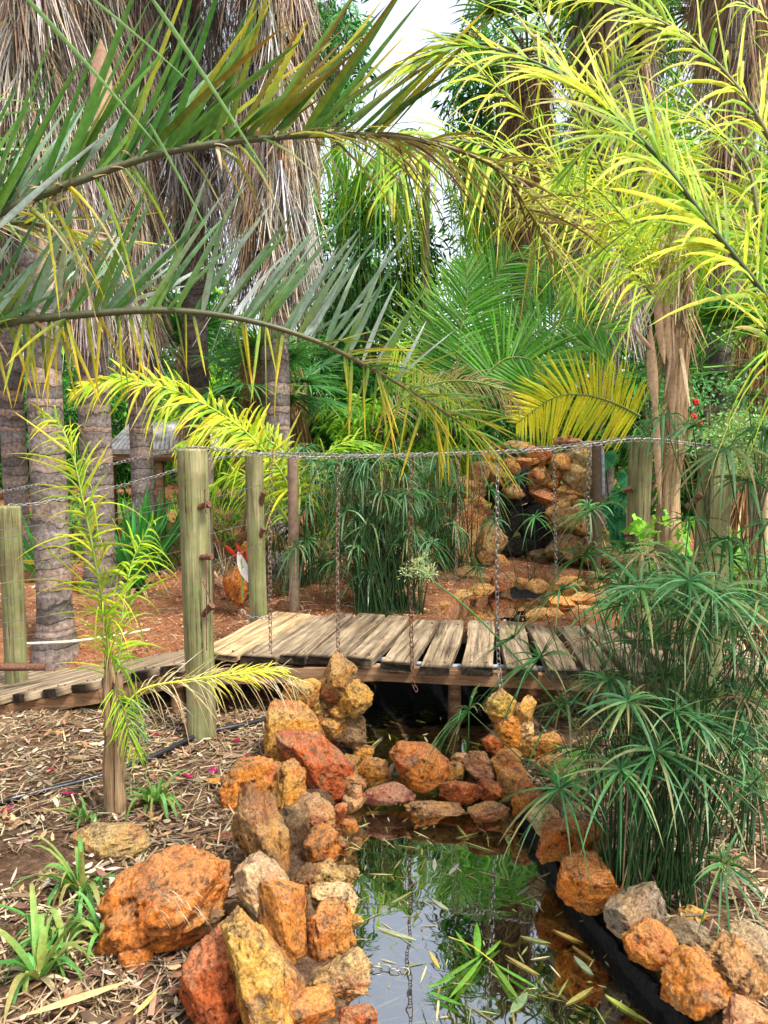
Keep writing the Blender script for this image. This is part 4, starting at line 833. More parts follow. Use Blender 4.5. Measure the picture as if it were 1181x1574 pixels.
# right golden palm (large lime fronds)
gp = thing('golden_palm', 'golden cane palm at the upper right with big lime-yellow arching fronds and drooping leaflets', 'palm', (2.6, 2.9, -.2))
mb = MB(); mb.tube(spline([(2.6, 2.9, -.4), (2.58, 2.9, .6), (2.5, 2.9, 1.6)], 16), .06+.004*np.sin(np.arange(16)*2.5), (.3, .33, .1), 12); mb.build('trunk', STEM, gp)
R0 = (2.5, 2.9, 1.6)
def gf(path, **k): return frond(gp, path, **k)
YL = [(.36, .48, .03), (.50, .56, .03), (.22, .40, .03), (.14, .32, .03)]; YL2 = [(.56, .56, .04), (.34, .5, .03), (.62, .54, .05), (.5, .36, .12)]
gf([R0, P(1230, 560, 2.5), P(1181, 462, 2.4), P(1090, 345, 2.35), P(1010, 240, 2.3), P(920, 155, 2.3), P(820, 95, 2.3), P(700, 70, 2.35), P(610, 110, 2.45)], n=92, Lmax=.46, W=.017, c0=YL, c1=YL2, upv=(.2, -.75, .65), alpha=(68, 34), lift=12, droop=.30, rr=(.011, .003), rc=(.05, .07, .015), segs=6, t0=.2, rv=9)
gf([R0, P(1250, 350, 2.9), P(1181, 210, 2.9), P(1130, 130, 2.9), P(1060, 60, 2.9), P(960, 10, 2.9), P(840, -10, 3.0)], n=76, Lmax=.48, W=.016, c0=YL, c1=YL2, upv=(.2, -.7, .6), alpha=(68, 34), lift=10, droop=.42, segs=6, t0=.15)
gf([R0, P(1220, 420, 3.1), P(1150, 260, 3.2), P(1100, 200, 3.3), P(1020, 170, 3.4), P(930, 200, 3.5), P(860, 280, 3.6)], n=60, Lmax=.48, W=.016, c0=YL, c1=LIM, upv=(.2, -.6, .7), alpha=(68, 34), lift=10, droop=.42, segs=5, t0=.15)
gf([R0, P(1240, 480, 3.0), P(1190, 400, 3.1), P(1100, 330, 3.2), P(1010, 330, 3.3), P(920, 390, 3.4), P(880, 440, 3.4)], n=60, Lmax=.46, W=.015, c0=LIM, c1=YL, upv=(0, -.5, .8), alpha=(70, 34), lift=5, droop=.6, segs=5, t0=.1)
gf([R0, P(1260, 200, 3.2), P(1230, 100, 3.2), P(1180, 30, 3.3), P(1080, -40, 3.4)], n=50, Lmax=.48, W=.016, c0=YL, c1=LIM, upv=(.2, -.6, .7), lift=10, droop=.7, segs=5, t0=.1)
gf([R0, P(1240, 520, 2.9), P(1210, 430, 3.3), P(1160, 380, 3.5), P(1080, 390, 3.8), P(1010, 440, 4.0)], n=50, Lmax=.46, W=.015, c0=LIM, c1=LIM, upv=(.2, -.6, .7), lift=10, droop=.7, segs=5, t0=.1)
# lime fronds rising behind the top centre
gp2 = thing('golden_palm', 'lime-leaved palm behind the top centre with upright fine yellow leaflets under open sky', 'palm', (1.4, 6.0, 0.1))
mb = MB(); mb.tube([(2.42, 6.4, -.1), (2.42, 6.4, 2.4)], .05, (.28, .3, .1), 10); mb.build('trunk', STEM, gp2)
for path, ll in (([(2.42, 6.4, 2.4), P(860, 250, 6.2), P(780, 150, 6.0), P(700, 90, 5.8), P(620, 110, 5.6)], YL), ([(2.42, 6.4, 2.4), P(900, 200, 6.2), P(850, 60, 6.2), P(790, -40, 6.2), P(700, -90, 6.2)], YL), ([(2.42, 6.4, 2.4), P(880, 300, 6.0), P(760, 230, 5.5), P(660, 220, 5.2), P(600, 290, 5.0)], LIM), ([(2.42, 6.4, 2.4), P(930, 200, 6.4), P(960, 80, 6.5), P(1000, 10, 6.6)], YL), ([(2.42, 6.4, 2.4), P(960, 260, 6.4), P(1010, 220, 6.5), P(1060, 260, 6.6), P(1090, 340, 6.6)], LIM)):
    frond(gp2, path, n=52, Lmax=.85, W=.024, c0=ll, c1=YL2, upv=(.1, -.7, .6), alpha=(65, 30), lift=10, droop=.45, segs=5, t0=.12)

# king palm behind the waterfall with broad flat fronds
kp = thing('king_palm', 'feather palm behind the waterfall with big flat glossy green fronds and one bright yellow frond', 'palm', P(760, 760, 9.3)*[1, 1, 0])
KG = [(.10, .38, .03), (.06, .25, .03), (.18, .50, .05), (.3, .56, .2)]; KG2 = [(.12, .42, .03), (.28, .56, .1), (.07, .26, .03)]
mb = MB(); kb = P(905, 690, 9.6); mb.tube([kb*[1, 1, 0], kb], [.08, .06], (.2, .25, .08), 10); mb.build('trunk', STEM, kp)
def kf(pts, L, c0, c1, up, n=46, W=.03, lift=0, droop=.12, al=(78, 40), mat=LEAF, Y_=8.8):
    if c0[0][0] > .5: L *= .78; W *= .95; n = int(n*1.1)
    frond(kp, [P(a, b, Y_) for a, b in pts], n=int(n*1.35), Lmax=L*1.3, W=W*.95, c0=c0, c1=c1, upv=up, alpha=al, lift=lift, droop=droop, segs=4, fold=.25, rv=3, jit=.05, mat=mat, wj=.1, rr=(.014, .004), rc=(.2, .26, .05), t0=.03)
kf([(740, 590), (755, 568), (783, 550), (819, 555), (862, 588)], .62, KG, KG2, (0, -1, .1), 46, .035, Y_=8.6)
kf([(790, 540), (829, 508), (885, 489), (946, 512)], .62, KG, KG2, (0, -1, .15), 46, .03, Y_=8.9)
kf([(700, 590), (706, 520), (718, 460), (716, 405)], .52, KG, KG2, (0, -1, .0), 46, .028, al=(70, 30), Y_=8.8)
kf([(715, 580), (728, 500), (748, 446), (785, 392)], .6, KG, KG2, (0, -1, .0), 44, .026, al=(75, 35), Y_=9.0)
kf([(650, 600), (660, 540), (690, 470), (740, 430)], .6, KG, LIM, (0, -1, .0), 44, .026, al=(75, 35), Y_=9.2)
kf([(820, 600), (850, 520), (850, 440), (820, 380)], .55, KG, KG2, (0, -1, .0), 40, .026, al=(75, 35), Y_=9.3)
kf([(985, 640), (950, 622), (900, 607), (850, 612), (795, 650)], .58, [(.74, .72, .03), (.8, .72, .03)], [(.78, .7, .03), (.55, .66, .04)], (0, -1, .1), 54, .034, al=(84, 50), Y_=8.3)
kf([(590, 640), (640, 600), (700, 585), (760, 595), (800, 630)], .30, [(.45, .33, .12), (.5, .42, .15)], DRYC, (0, -1, .2), 44, .014, al=(60, 30), droop=.4, Y_=8.2)
kf([(600, 520), (640, 560), (690, 600), (740, 640)], .4, LIM, LIM, (0, -.8, .5), 44, .018, droop=.3, al=(65, 30), Y_=8.8)

# ------------------------------------------------------------ tall palms with dead skirts
THC = [(.35, .29, .22), (.48, .43, .36), (.22, .175, .13), (.60, .56, .50), (.34, .23, .14), (.08, .065, .05), (.46, .31, .17), (.50, .48, .45), (.13, .105, .08)]
def skirt(parent, x, y, z0, z1, r0, r1, n, cols=THC, L=(.45, 1.0), per=18, ragged=.35, W=.0105):
    m = n; z = U(z0+.75*L[1], z1+.6, m)
    # ragged lower hem
    th = U(0, 2*math.pi, m); t = (z-z0)/(z1-z0)
    rr = lerp(r0, r1, t)*U(.55, 1.05, m); O = np.stack([x+np.cos(th)*rr*.75, y+np.sin(th)*rr*.75, z], -1)
    O = np.repeat(O, per, 0); th2 = np.repeat(th, per)+rng.normal(0, .35, m*per)
    ft = np.repeat(rng.normal(0, .16, m), per)
    out = np.stack([np.cos(th2), np.sin(th2), 0*th2], -1); tan = np.stack([-np.sin(th2), np.cos(th2), 0*th2], -1)
    D = np.array([0, 0, -1.])+out*U(-.02, .25, (m*per, 1))+tan*(rng.normal(0, .17, m*per)+ft*1.3)[:, None]
    LL = U(L[0], L[1], m*per)*np.repeat(U(.7, 1.2, m), per); c = np.repeat(pick(cols, m, .25), per, 0)*U(.45, 1.35, (m*per, 1))
    O = O+rng.normal(0, .02, O.shape)
    mb = MB(); mb.leaves(O, D, np.cross(D, out+rng.normal(0, .5, out.shape)), LL, W*U(.5, 1.4, m*per), U(-.08, .12, m*per), c, c*U(.7, 1.2, (m*per, 1)), 4, 0, 'line')
    # a few twisted stalks
    k = max(6, n//12); th = U(0, 6.28, k); z = U(z0+.7*L[1], z1, k)
    O = np.stack([x+np.cos(th)*r0*.6, y+np.sin(th)*r0*.6, z], -1); D = np.stack([np.cos(th)*U(.1, .5, k), np.sin(th)*U(.1, .5, k), -np.ones(k)], -1); cc = pick([(.45, .28, .15), (.55, .4, .25), (.3, .2, .12)], k)
    mb.leaves(O, D, np.cross(D, np.stack([np.cos(th), np.sin(th), 0*th], -1)), U(.4, .9, k), .028, -.05, cc, cc, 3, .3, 'line')
    return mb.build('dead_frond_skirt', DRY, parent)
def fanleaf(mb, c, D, R_, cols, n=26, W=.035, spread=1.9, droop=.35, tips=None):
    D = nrm(np.array([D], float))[0]; s_ = nrm(np.cross(D, [0, 0, 1.])[None]+1e-6)[0]; u_ = np.cross(s_, D)
    an = np.linspace(-spread, spread, n)+rng.normal(0, .02, n); Dr = D*np.cos(an)[:, None]+s_*np.sin(an)[:, None]+u_*.15
    L = R_*(1-.25*np.abs(an)/spread)*U(.9, 1.05, n); c0 = pick(cols, n, .15)
    mb.leaves(np.tile(c, (n, 1)), Dr, np.cross(Dr, u_+rng.normal(0, .15, (n, 3))), L, W, droop*U(.6, 1.5, n), c0, pick(tips or cols, n, .2), 5, .2)
def tall_palm(label, px, py_base, Y_, dia, skirt_py, top=8., sk_r=(.3, .34), nsk=230, base_z=None, lean=(0, 0), crown=True, cols=THC, group='tall palms with hanging dead skirts', bark=BARK, cat='palm'):
    b = P(px, py_base, Y_); bz = hz(b[0], Y_) if base_z is None else base_z
    t = thing('fan_palm', label, cat, (b[0], Y_, bz), group)
    x1, y1 = b[0]+lean[0], Y_+lean[1]
    zz = np.linspace(bz-.2, top, 40); mb = MB(); pts = np.stack([lerp(b[0], x1, (zz-bz)/(top-bz)), lerp(Y_, y1, (zz-bz)/(top-bz)), zz], -1)
    rad = dia/2*(1+.45*np.exp(-np.maximum(zz-bz, 0)*7)+.02*np.sin(zz*31)); mb.tube(pts, rad, (1, 1, 1), 20); mb.build('trunk', bark, t)
    zs = P(px, skirt_py, Y_)[2]
    xm = lerp(b[0], x1, (zs-bz)/(top-bz)); skirt(t, lerp(xm, x1, .4), Y_+lean[1]*.4, zs, top-.3, sk_r[0], sk_r[1], nsk, cols)
    if crown:
        for k in range(13):
            th = k*2.4+px; el = random.uniform(-.2, .9); d = np.array([math.cos(th)*math.cos(el), math.sin(th)*math.cos(el), math.sin(el)]); o_ = np.array([x1, y1, top+.1]); e = o_+d*random.uniform(.8, 1.1)
            mb = MB(); mb.tube(spline([o_, o_+d*.5+[0, 0, .06], e], 6), [.02]*6, (.15, .25, .05), 5); fo = mb.build('frond', STEM, t)
            mb = MB(); fanleaf(mb, e, d, .95, [(.06, .15, .04), (.09, .2, .05)], 22, .05); mb.build('fan', LEAF, fo)
    return t
tall_palm('nearest ringed grey palm trunk at the left, standing in the red soil behind the ramp', 86, 968, 6.1, .27, 360, 6.6, (.27, .40), 260, lean=(-.05, .1))
tall_palm('slender palm at the far left edge with a long dry skirt and grey ringed trunk', 26, 775, 9.5, .29, 480, 9.5, (.30, .44), 330)
tall_palm('brown ringed palm trunk just right of the nearest one, skirt ending low', 150, 745, 7.6, .30, 560, 8.2, (.33, .46), 360)
tall_palm('short grey stretch of palm trunk beside the small hut, its skirt reaching lowest', 220, 752, 8.8, .26, 610, 8.6, (.27, .46), 340)
tall_palm('skirted palm left of centre whose grey skirt hides most of its trunk', 305, 720, 9.2, .3, 430, 9.5, (.45, .6), 380)
tall_palm('wide grey skirted palm right of the other left-hand palms, beside the open sky', 425, 700, 8.2, .3, 520, 8.6, (.42, .55), 430, cols=THC+[(.5, .46, .42), (.56, .5, .45)])
tall_palm('skirted palm behind the yellow fronds right of centre', 925, 720, 10.5, .3, 560, 7.6, (.50, .66), 380, cols=THC+[(.4, .35, .32)])
tall_palm('tall palm at the top right with a brown skirt under the sky', 1105, 700, 7.4, .26, 470, 5.6, (.16, .2), 60, cols=[(.45, .3, .18), (.5, .36, .25), (.35, .22, .12)])
tall_palm('dark skirted palm hanging over the middle behind the feather palm', 800, 700, 12., .28, 440, 7., (.30, .42), 180, cols=[(.35, .2, .1), (.4, .28, .18), (.25, .15, .09)])
# brown hanging skirt in the upper right
sp_ = thing('fan_palm', 'dead brown thatch hanging at the top right corner from a palm above the frame', 'palm', (3.4, 7.9, .1), 'tall palms with hanging dead skirts')
mb = MB(); mb.tube([(3.4, 7.9, -.1), (3.4, 7.9, 6.6)], .13, (1, 1, 1), 16); mb.build('trunk', BARK, sp_)
skirt(sp_, 3.4, 7.9, P(1095, 150, 7.9)[2], 6.6, .42, .5, 200, [(.5, .34, .22), (.42, .27, .16), (.55, .42, .32)])
# bare curved sheath on the left palm trunk
mb = MB(); nsh = thing('palm_sheath', 'pale boot-shaped dead leaf sheath caught on the skirts at the upper left', 'palm sheath', P(160, 120, 5.8))
mb.leaves([P(152, 195, 5.75)], [[.05, 0, 1]], [[1, 0, 0]], .6, .16, .0, (.45, .3, .2), (.36, .22, .14), 8, .25, 'lens'); mb.build('sheath', DRY, nsh)
mb = MB(); mb.leaves([P(75, 450, 5.8)], [[-.1, 0, 1]], [[1, 0, 0]], .40, .14, 0, (.48, .34, .24), (.3, .22, .15), 8, .25, 'lens'); tag(mb.build('palm_sheath', DRY), 'dry brown leaf sheath clasping the nearest ringed trunk', 'palm sheath')

# split brown palm trunk at the right of the bridge
b = P(1026, 870, 5.0); sb = thing('split_palm', 'cut palm stem with splitting brown leaf sheaths, standing between the two right posts', 'palm', (b[0], 5.0, hz(b[0], 5.0)))
mb = MB(); zz = np.linspace(-.3, P(1026, 520, 5.0)[2], 26); mb.tube(np.stack([b[0]+.01*np.sin(zz*4), 5.0+0*zz, zz], -1), .078+.01*np.sin(zz*9), (1, 1, 1), 16); o = mb.build('trunk', STUMP, sb)
for (x0, y0, x1, y1, W) in [(1010, 640, 1000, 500, .07), (1035, 650, 1042, 505, .08), (1022, 560, 1010, 440, .06), (1030, 560, 1025, 455, .06), (1006, 540, 975, 505, .03), (1040, 700, 1046, 560, .05), (1016, 780, 1008, 600, .05)]:
    A, Bp = P(x0, y0, 4.92), P(x1, y1, 4.92); D = (Bp-A)[None]; mb = MB(); mb.leaves([A], D, np.cross(D, [0, -1, 0.]), np.linalg.norm(Bp-A), W, 0, (.40, .27, .16), (.3, .19, .11), 6, .35, 'lens'); mb.build('leaf_sheath', DRY, sb)
skirt(sb, b[0], 5.0, P(1022, 600, 5)[2], P(1022, 470, 5)[2], .07, .12, 34, [(.42, .28, .16), (.3, .18, .1), (.55, .42, .28)], (.12, .4), 10, W=.01)
for k in range(7):
    th = k*.9; c = P(1022, 480, 4.95); frond(sb, [c, c+[math.cos(th)*.25, math.sin(th)*.2, .45], c+[math.cos(th)*.7, math.sin(th)*.5, .75], c+[math.cos(th)*1.1, math.sin(th)*.8, .6]], 40, .38, .014, YL, YL2, droop=.5, segs=5, rr=(.008, .003), rc=(.3, .36, .05), t0=.2)

# ------------------------------------------------------------ small fan palms with shaggy brown trunks
def shaggy(label, px, py0, py1, Y_, wpx, fans=10, fr=.8, group='shaggy fan palms in the middle distance'):
    b = P(px, py1, Y_); tz = P(px, py0, Y_)[2]; gz = hz(b[0], Y_); t = thing('shaggy_palm', label, 'palm', (b[0], Y_, gz), group)
    r = wpx*Y_/F/2; mb = MB(); mb.tube([(b[0], Y_, gz-.1), (b[0], Y_, tz)], r*.7, (.2, .11, .05), 12); mb.build('trunk', PLAIN, t)
    skirt(t, b[0], Y_, gz-.2, tz-.2, r*1.1, r*1.15, 120, [(.42, .22, .11), (.33, .16, .08), (.5, .3, .16)], (.3, .6))
    for k in range(fans):
        th = k*2.399+px; el = random.uniform(-.35, .9); d = np.array([math.cos(th)*math.cos(el), math.sin(th)*math.cos(el), math.sin(el)]); o_ = np.array([b[0], Y_, tz]); e = o_+d*random.uniform(.4, .7)*fr
        mb = MB(); mb.tube([o_, e], .012, (.15, .3, .05), 5); fo = mb.build('frond', STEM, t); mb = MB(); fanleaf(mb, e, d, fr*.8, [(.04, .16, .04), (.06, .22, .05), (.03, .12, .03)], 26, .035, 2.2, .3, [(.1, .3, .06), (.06, .2, .05)]); mb.build('fan', LEAF, fo)
shaggy('shaggy-stemmed fan palm behind the bridge left of centre, brown fibre trunk', 398, 590, 690, 8.6, 46, 14, .9)
shaggy('darker fan palm just right of the shaggy-stemmed one, mostly hidden', 450, 600, 700, 9.6, 40, 12, .9)
shaggy('dark fan palm right of the skirted palms at mid height behind the hut roof', 300, 560, 700, 10.2, 36, 14, 1.0)
shaggy('dark fan palm at the right edge behind the stout mossy post', 1150, 560, 720, 6.8, 36, 14, 1.0)

# ------------------------------------------------------------ hut
h0 = P(245, 690, 10.5); hut = thing('garden_hut', 'small open hut with a weathered ribbed roof seen between the left palms', 'hut', (h0[0], 10.5, hz(h0[0], 10.5)))
mb = MB(); e0 = P(160, 694, 10.2); e1 = P(322, 694, 10.2); r0_ = P(200, 655, 11.0); r1_ = P(300, 648, 11.0); nr = 22
for i in range(nr):
    a, b2 = lerp(e0, e1, i/nr), lerp(e0, e1, (i+.55)/nr); c2, d2 = lerp(r0_, r1_, i/nr), lerp(r0_, r1_, (i+.55)/nr)
    mb.tube([a*.5+b2*.5, c2*.5+d2*.5], .04, (.5, .5, .5), 6)
mb.add([e0-[0, 0, .03], e1-[0, 0, .03], r1_-[0, 0, .03], r0_-[0, 0, .03]], [[0, 1, 2, 3]], (1, 1, 1))
back0 = e0+[.0, 1.6, 0]; back1 = e1+[0, 1.6, 0]; mb.add([r0_, r1_, back1, back0], [[0, 1, 2, 3]], (1, 1, 1)); mb.add([e1, back1, r1_, e0, back0, r0_], [[0, 1, 2, 2], [3, 5, 4, 4]], (1, 1, 1)); mb.build('roof', ROOF, hut)
mb = MB(); mb.box((e0+e1)/2-[0, 0, .08], ((e1-e0)[0]/2, .03, .05)); mb.build('fascia', BEAM, hut)
for px in (170, 245, 315):
    q = P(px, 700, 10.25); mb = MB(); mb.box((q[0], 10.25, (q[2])/2), (.05, .05, q[2]/2)); mb.build('post', BEAM, hut)

# ------------------------------------------------------------ strap-leaved plants
def straps(name, label, cat, base, n, L, W, spread, droop, c0, c1, group=None, prof='strap', up=1., segs=7, yaw=None, fold=.25, mat=LEAF, stemcol=None):
    t = thing(name, label, cat, base, group); th = U(0, 2*math.pi, n); s_ = U(.15, 1, n)*spread
    D = np.stack([np.cos(th)*s_, np.sin(th)*s_, np.full(n, up)], -1); B = np.array(base)+np.stack([np.cos(th), np.sin(th), 0*th], -1)*.02*U(.3, 1.5, (n, 1))
    S = np.stack([-np.sin(th), np.cos(th), 0*th], -1)+rng.normal(0, .25, (n, 3)); mb = MB()
    mb.leaves(B, D, S, L*U(.6, 1.15, n), W*U(.75, 1.2, n), droop*U(.4, 1.6, n), pick(c0, n, .15), pick(c1, n, .2), segs, fold, prof); mb.build('leaves', mat, t)
    m = max(4, n//3); th = U(0, 6.28, m); D = np.stack([np.cos(th), np.sin(th), U(.1, .6, m)], -1); mb = MB(); cc = pick([(.5, .4, .22), (.4, .26, .13)], m)
    mb.leaves(np.tile(np.array(base), (m, 1)), D, np.stack([-np.sin(th), np.cos(th), 0*th], -1), L*U(.25, .5, m), W*.7, .6, cc, cc, 5, .1, prof); mb.build('dead_leaves', DRY, t); return t
SG = [(.09, .29, .05), (.06, .22, .04), (.14, .36, .08), (.3, .34, .08)]
ST = 'strap-leaved tufts in the litter'
for (px, py, n, L, W, sp_, dr, lab) in [(238, 1238, 30, .34, .018, .8, .75, 'strap-leaved tuft right of the split stump, with yellowing lower leaves'), (133, 1262, 12, .24, .016, .9, .7, 'small strap-leaved tuft left of the split stump'), (128, 1370, 16, .42, .019, .9, .75, 'tall strap-leaved tuft behind the low tan rock'),
        (100, 1448, 18, .34, .022, .8, .75, 'strap-leaved tuft in the middle of the left-hand cluster'), (165, 1440, 13, .32, .018, .8, .7, 'strap-leaved tuft touching the big orange slab'), (60, 1500, 22, .36, .026, .9, .75, 'broad strap-leaved tuft lowest at the left edge')]:
    straps('strap_leaf_tuft', lab, 'plant', G(px, py, -.24), int(n*1.25), L*1.55, W*1.35, sp_*1.0, dr*1.25, SG, [(.16, .38, .1), (.1, .28, .07), (.42, .36, .12)], ST)
IR = [(.04, .26, .05), (.07, .36, .06), (.04, .2, .04)]
IG = 'big sword-leaved clumps'
for (px, py, Y_, n, L, W, sp_, lab) in [(210, 868, 7.8, 64, 1.15, .075, .75, 'large dark green sword-leaved clump behind the ramp'), (70, 870, 8.0, 34, 1.1, .07, .9, 'sword-leaved clump behind the nearest ringed trunk'), (240, 855, 8.6, 44, 1.05, .07, .7, 'sword-leaved clump at the right, just left of the tall front post')]:
    b = P(px, py, Y_); straps('sword_leaf_clump', lab, 'plant', (b[0], Y_, hz(b[0], Y_)), n, L, W, sp_, .12, IR, IR+[(.1, .3, .08)], IG, up=1)
b = P(1130, 860, 5.8); straps('sword_leaf_clump', 'bright green sword-leaved clump behind the stout mossy post', 'plant', (b[0], 5.8, .0), 50, 1.1, .06, .8, .15, [(.14, .42, .05), (.2, .5, .06)], [(.12, .4, .06), (.25, .5, .06)], IG)
b = P(1060, 850, 6.4); straps('sword_leaf_clump', 'bright green sword-leaved clump between the pale post and the mossy post', 'plant', (b[0], 6.4, .0), 34, .95, .06, .7, .15, [(.12, .4, .05), (.16, .45, .06)], [(.2, .5, .06)], IG)
b = P(345, 850, 7.8); straps('dry_tuft', 'pale dry grassy tuft behind the tall front post', 'plant', (b[0], 7.8, .1), 60, .55, .012, .5, .6, DRYC, DRYC, None, mat=DRY)
b = P(60, 865, 7.0); mb = MB(); mb.leaves([P(30, 862, 7.0)], [[1, 0, -.05]], [[0, -.4, 1]], .22, .05, .05, (.65, .6, .03), (.6, .5, .03), 5, .2, 'lens'); tag(mb.build('fallen_leaf', LEAF), 'bright yellow leaf lying behind the left fence post', 'leaf')
# the white and red flower
fb = P(372, 880, 6.7); fw = thing('torch_flower', 'flower with a red bract and white hanging sheath beside the slim back post', 'flower', fb)
mb = MB(); mb.leaves([P(366, 848, 6.7)], [[.35, 0, -1]], [[1, 0, 0]], .30, .09, 0, (.75, .73, .7), (.8, .8, .78), 6, .2, 'lens'); mb.build('sheath', LEAF, fw)
mb = MB(); mb.leaves([P(374, 862, 6.7), P(378, 862, 6.7), P(366, 858, 6.72)], [[-.4, 0, 1], [.35, 0, 1], [-.8, 0, .8]], [[1, 0, 0]]*3, .17, .045, 0, (.5, .03, .02), (.6, .06, .02), 5, .2, 'lens'); mb.build('bract', LEAF, fw)
mb = MB(); mb.tube([fb-[0, 0, .25], fb+[0, 0, .12]], .01, (.2, .3, .08), 6); mb.build('stem', STEM, fw)

# ------------------------------------------------------------ young palm growing from the split stump
sb0 = G(176, 1258, -.25); yp = thing('young_palm', 'young lime-green feather palm sprouting from a split brown stump at the left', 'palm', sb0)
mb = MB(); Ys = sb0[1]
def stump_piece(x0, x1, ytop, ybot, nm='stump'):
    a, b = P((x0+x1)/2, ybot, Ys), P((x0+x1)/2, ytop, Ys); r = (x1-x0)*Ys/F/2; zz = np.linspace(0, 1, 14); pts = lerp(a[None], b[None], zz[:, None]); pts[:, 0] += .006*np.sin(zz*9)
    mb = MB(); n = 12; V = []
    for i, p in enumerate(pts):
        for k in range(n):
            th = k*2*math.pi/n; rr = r*(1+.18*math.sin(k*2.4+1)+.05*math.sin(zz[i]*11+k)); V.append(p+[rr*math.cos(th), rr*.8*math.sin(th), (.05*math.sin(k*2.1) if i == 13 else 0)])
    mb.add(V, [[i*n+k, i*n+(k+1) % n, (i+1)*n+(k+1) % n, (i+1)*n+k] for i in range(13) for k in range(n)], (1, 1, 1)); mb.add(V[-n:]+[pts[-1]], [[k, (k+1) % n, n, n] for k in range(n)], (1, 1, 1)); return mb.build(nm, STUMP, yp)
stump_piece(159, 192, 1115, 1265); stump_piece(159, 174, 1015, 1130, 'splinter'); stump_piece(172, 187, 1042, 1125, 'splinter'); stump_piece(183, 192, 1108, 1200, 'splinter')
c = P(172, 1050, Ys)
frond(yp, [c, P(165, 980, Ys), P(150, 880, Ys-.05), P(130, 780, Ys-.05), P(112, 700, Ys), P(90, 650, Ys+.1), P(60, 640, Ys+.15)], 84, .33, .0105, LIM+[(.5, .5, .05)], YL2, upv=(0, -1, .35), alpha=(35, 45), lift=15, droop=.5, rr=(.007, .002), rc=(.2, .28, .05), segs=7, rv=18, jit=.25, t0=.02)
frond(yp, [c, P(185, 1000, Ys), P(190, 930, Ys+.05), P(205, 860, Ys+.15), P(235, 800, Ys+.2)], 56, .26, .012, LIM, LIM, upv=(0, -.8, .4), alpha=(50, 40), lift=15, droop=.7, rr=(.005, .002), rc=(.2, .3, .05), segs=6, rv=20, jit=.25, bare=.3)
frond(yp, [c, P(190, 1090, Ys-.03), P(200, 1130, Ys-.05), P(215, 1165, Ys-.05)], 26, .14, .007, LIM, LIM, upv=(0, -.8, .4), droop=.4, rr=(.004, .002), segs=4)
frond(yp, [P(180, 1110, Ys), P(215, 1062, Ys), P(290, 1045, Ys), P(370, 1036, Ys+.05), P(430, 1036, Ys+.1), P(475, 1050, Ys+.15)], 52, .24, .005, [(.5, .45, .2), (.6, .55, .35), (.45, .5, .08)], [(.6, .54, .4), (.5, .3, .15)], upv=(0, -.6, .6), alpha=(60, 25), lift=0, droop=.6, rr=(.006, .002), rc=(.5, .52, .06), segs=6, rv=14, jit=.2, t0=.1)
frond(yp, [P(182, 1108, Ys), P(230, 1058, Ys+.02), P(300, 1047, Ys+.02), P(380, 1034, Ys+.05), P(440, 1030, Ys+.1)], 26, .16, .008, [(.5, .55, .05)], [(.62, .55, .04)], upv=(0, -.6, .6), alpha=(50, 25), lift=10, droop=.2, rr=(.003, .002), rc=(.5, .52, .06), segs=5, t0=.55)
# yellow-green palm fronds arching behind, mid left
mp_ = thing('young_palm', 'lime feather palm behind the hut roof arching over the tall front post', 'palm', P(410, 760, 6.6)*[1, 1, 0]+[0, 0, .1])
frond(mp_, [P(455, 820, 6.8), P(440, 740, 6.7), P(390, 675, 6.6), P(330, 630, 6.5), P(260, 598, 6.4), P(180, 582, 6.3), P(110, 600, 6.3)], 86, .46, .028, LIM+YEL, YL2, upv=(0, -.7, .6), alpha=(70, 35), lift=15, droop=.5, segs=6, t0=.15, rc=(.3, .4, .05), rv=14)
frond(mp_, [P(455, 820, 6.8), P(460, 740, 6.9), P(430, 690, 7.0), P(380, 660, 7.1), P(320, 660, 7.1), P(270, 690, 7.1)], 74, .46, .028, LIM, YL2, upv=(0, -.7, .6), alpha=(70, 35), lift=15, droop=.7, segs=6, t0=.15, rc=(.3, .4, .05), rv=14)
frond(mp_, [P(455, 820, 6.8), P(430, 780, 6.8), P(400, 740, 6.8), P(350, 730, 6.9), P(320, 760, 6.9)], 40, .36, .020, LIM, LIM, upv=(0, -.7, .6), lift=15, droop=.8, segs=6, t0=.15, rc=(.3, .4, .05), rv=14)
frond(mp_, [P(455, 820, 6.8), P(470, 740, 7.0), P(510, 690, 7.2), P(560, 680, 7.3), P(610, 720, 7.3)], 40, .4, .018, LIM, LIM, upv=(0, -.7, .6), lift=15, droop=.7, segs=6, t0=.15, rc=(.2, .3, .05), rv=14)
# hanging yellow leaflets in the top centre
hp_ = thing('feather_palm', 'feather palm behind the arching frond with leaflets hanging like curtains', 'palm', P(620, 700, 7.5)*[1, 1, 0])
mb = MB(); mb.tube([P(655, 690, 13.6)*[1, 1, 0], P(655, 240, 13.6)], .07, (.25, .2, .12), 10); mb.build('trunk', PLAIN, hp_)
for pp in ([(655, 240), (620, 225), (590, 232), (560, 260), (545, 290)], [(655, 240), (690, 215), (735, 225), (765, 250)], [(655, 240), (640, 200), (610, 205), (585, 240)], [(655, 240), (580, 200), (530, 215), (500, 260)]):
    frond(hp_, [P(a, b, 13.2+random.uniform(-.6, .6)) if k else P(a, b, 13.6) for k, (a, b) in enumerate(pp)], 44, 1.6, .036, [(.1, .4, .05), (.24, .52, .04), (.36, .54, .03)], [(.45, .58, .03), (.15, .42, .05)], droop=1.0, alpha=(70, 50), lift=-35, segs=6, t0=.1)

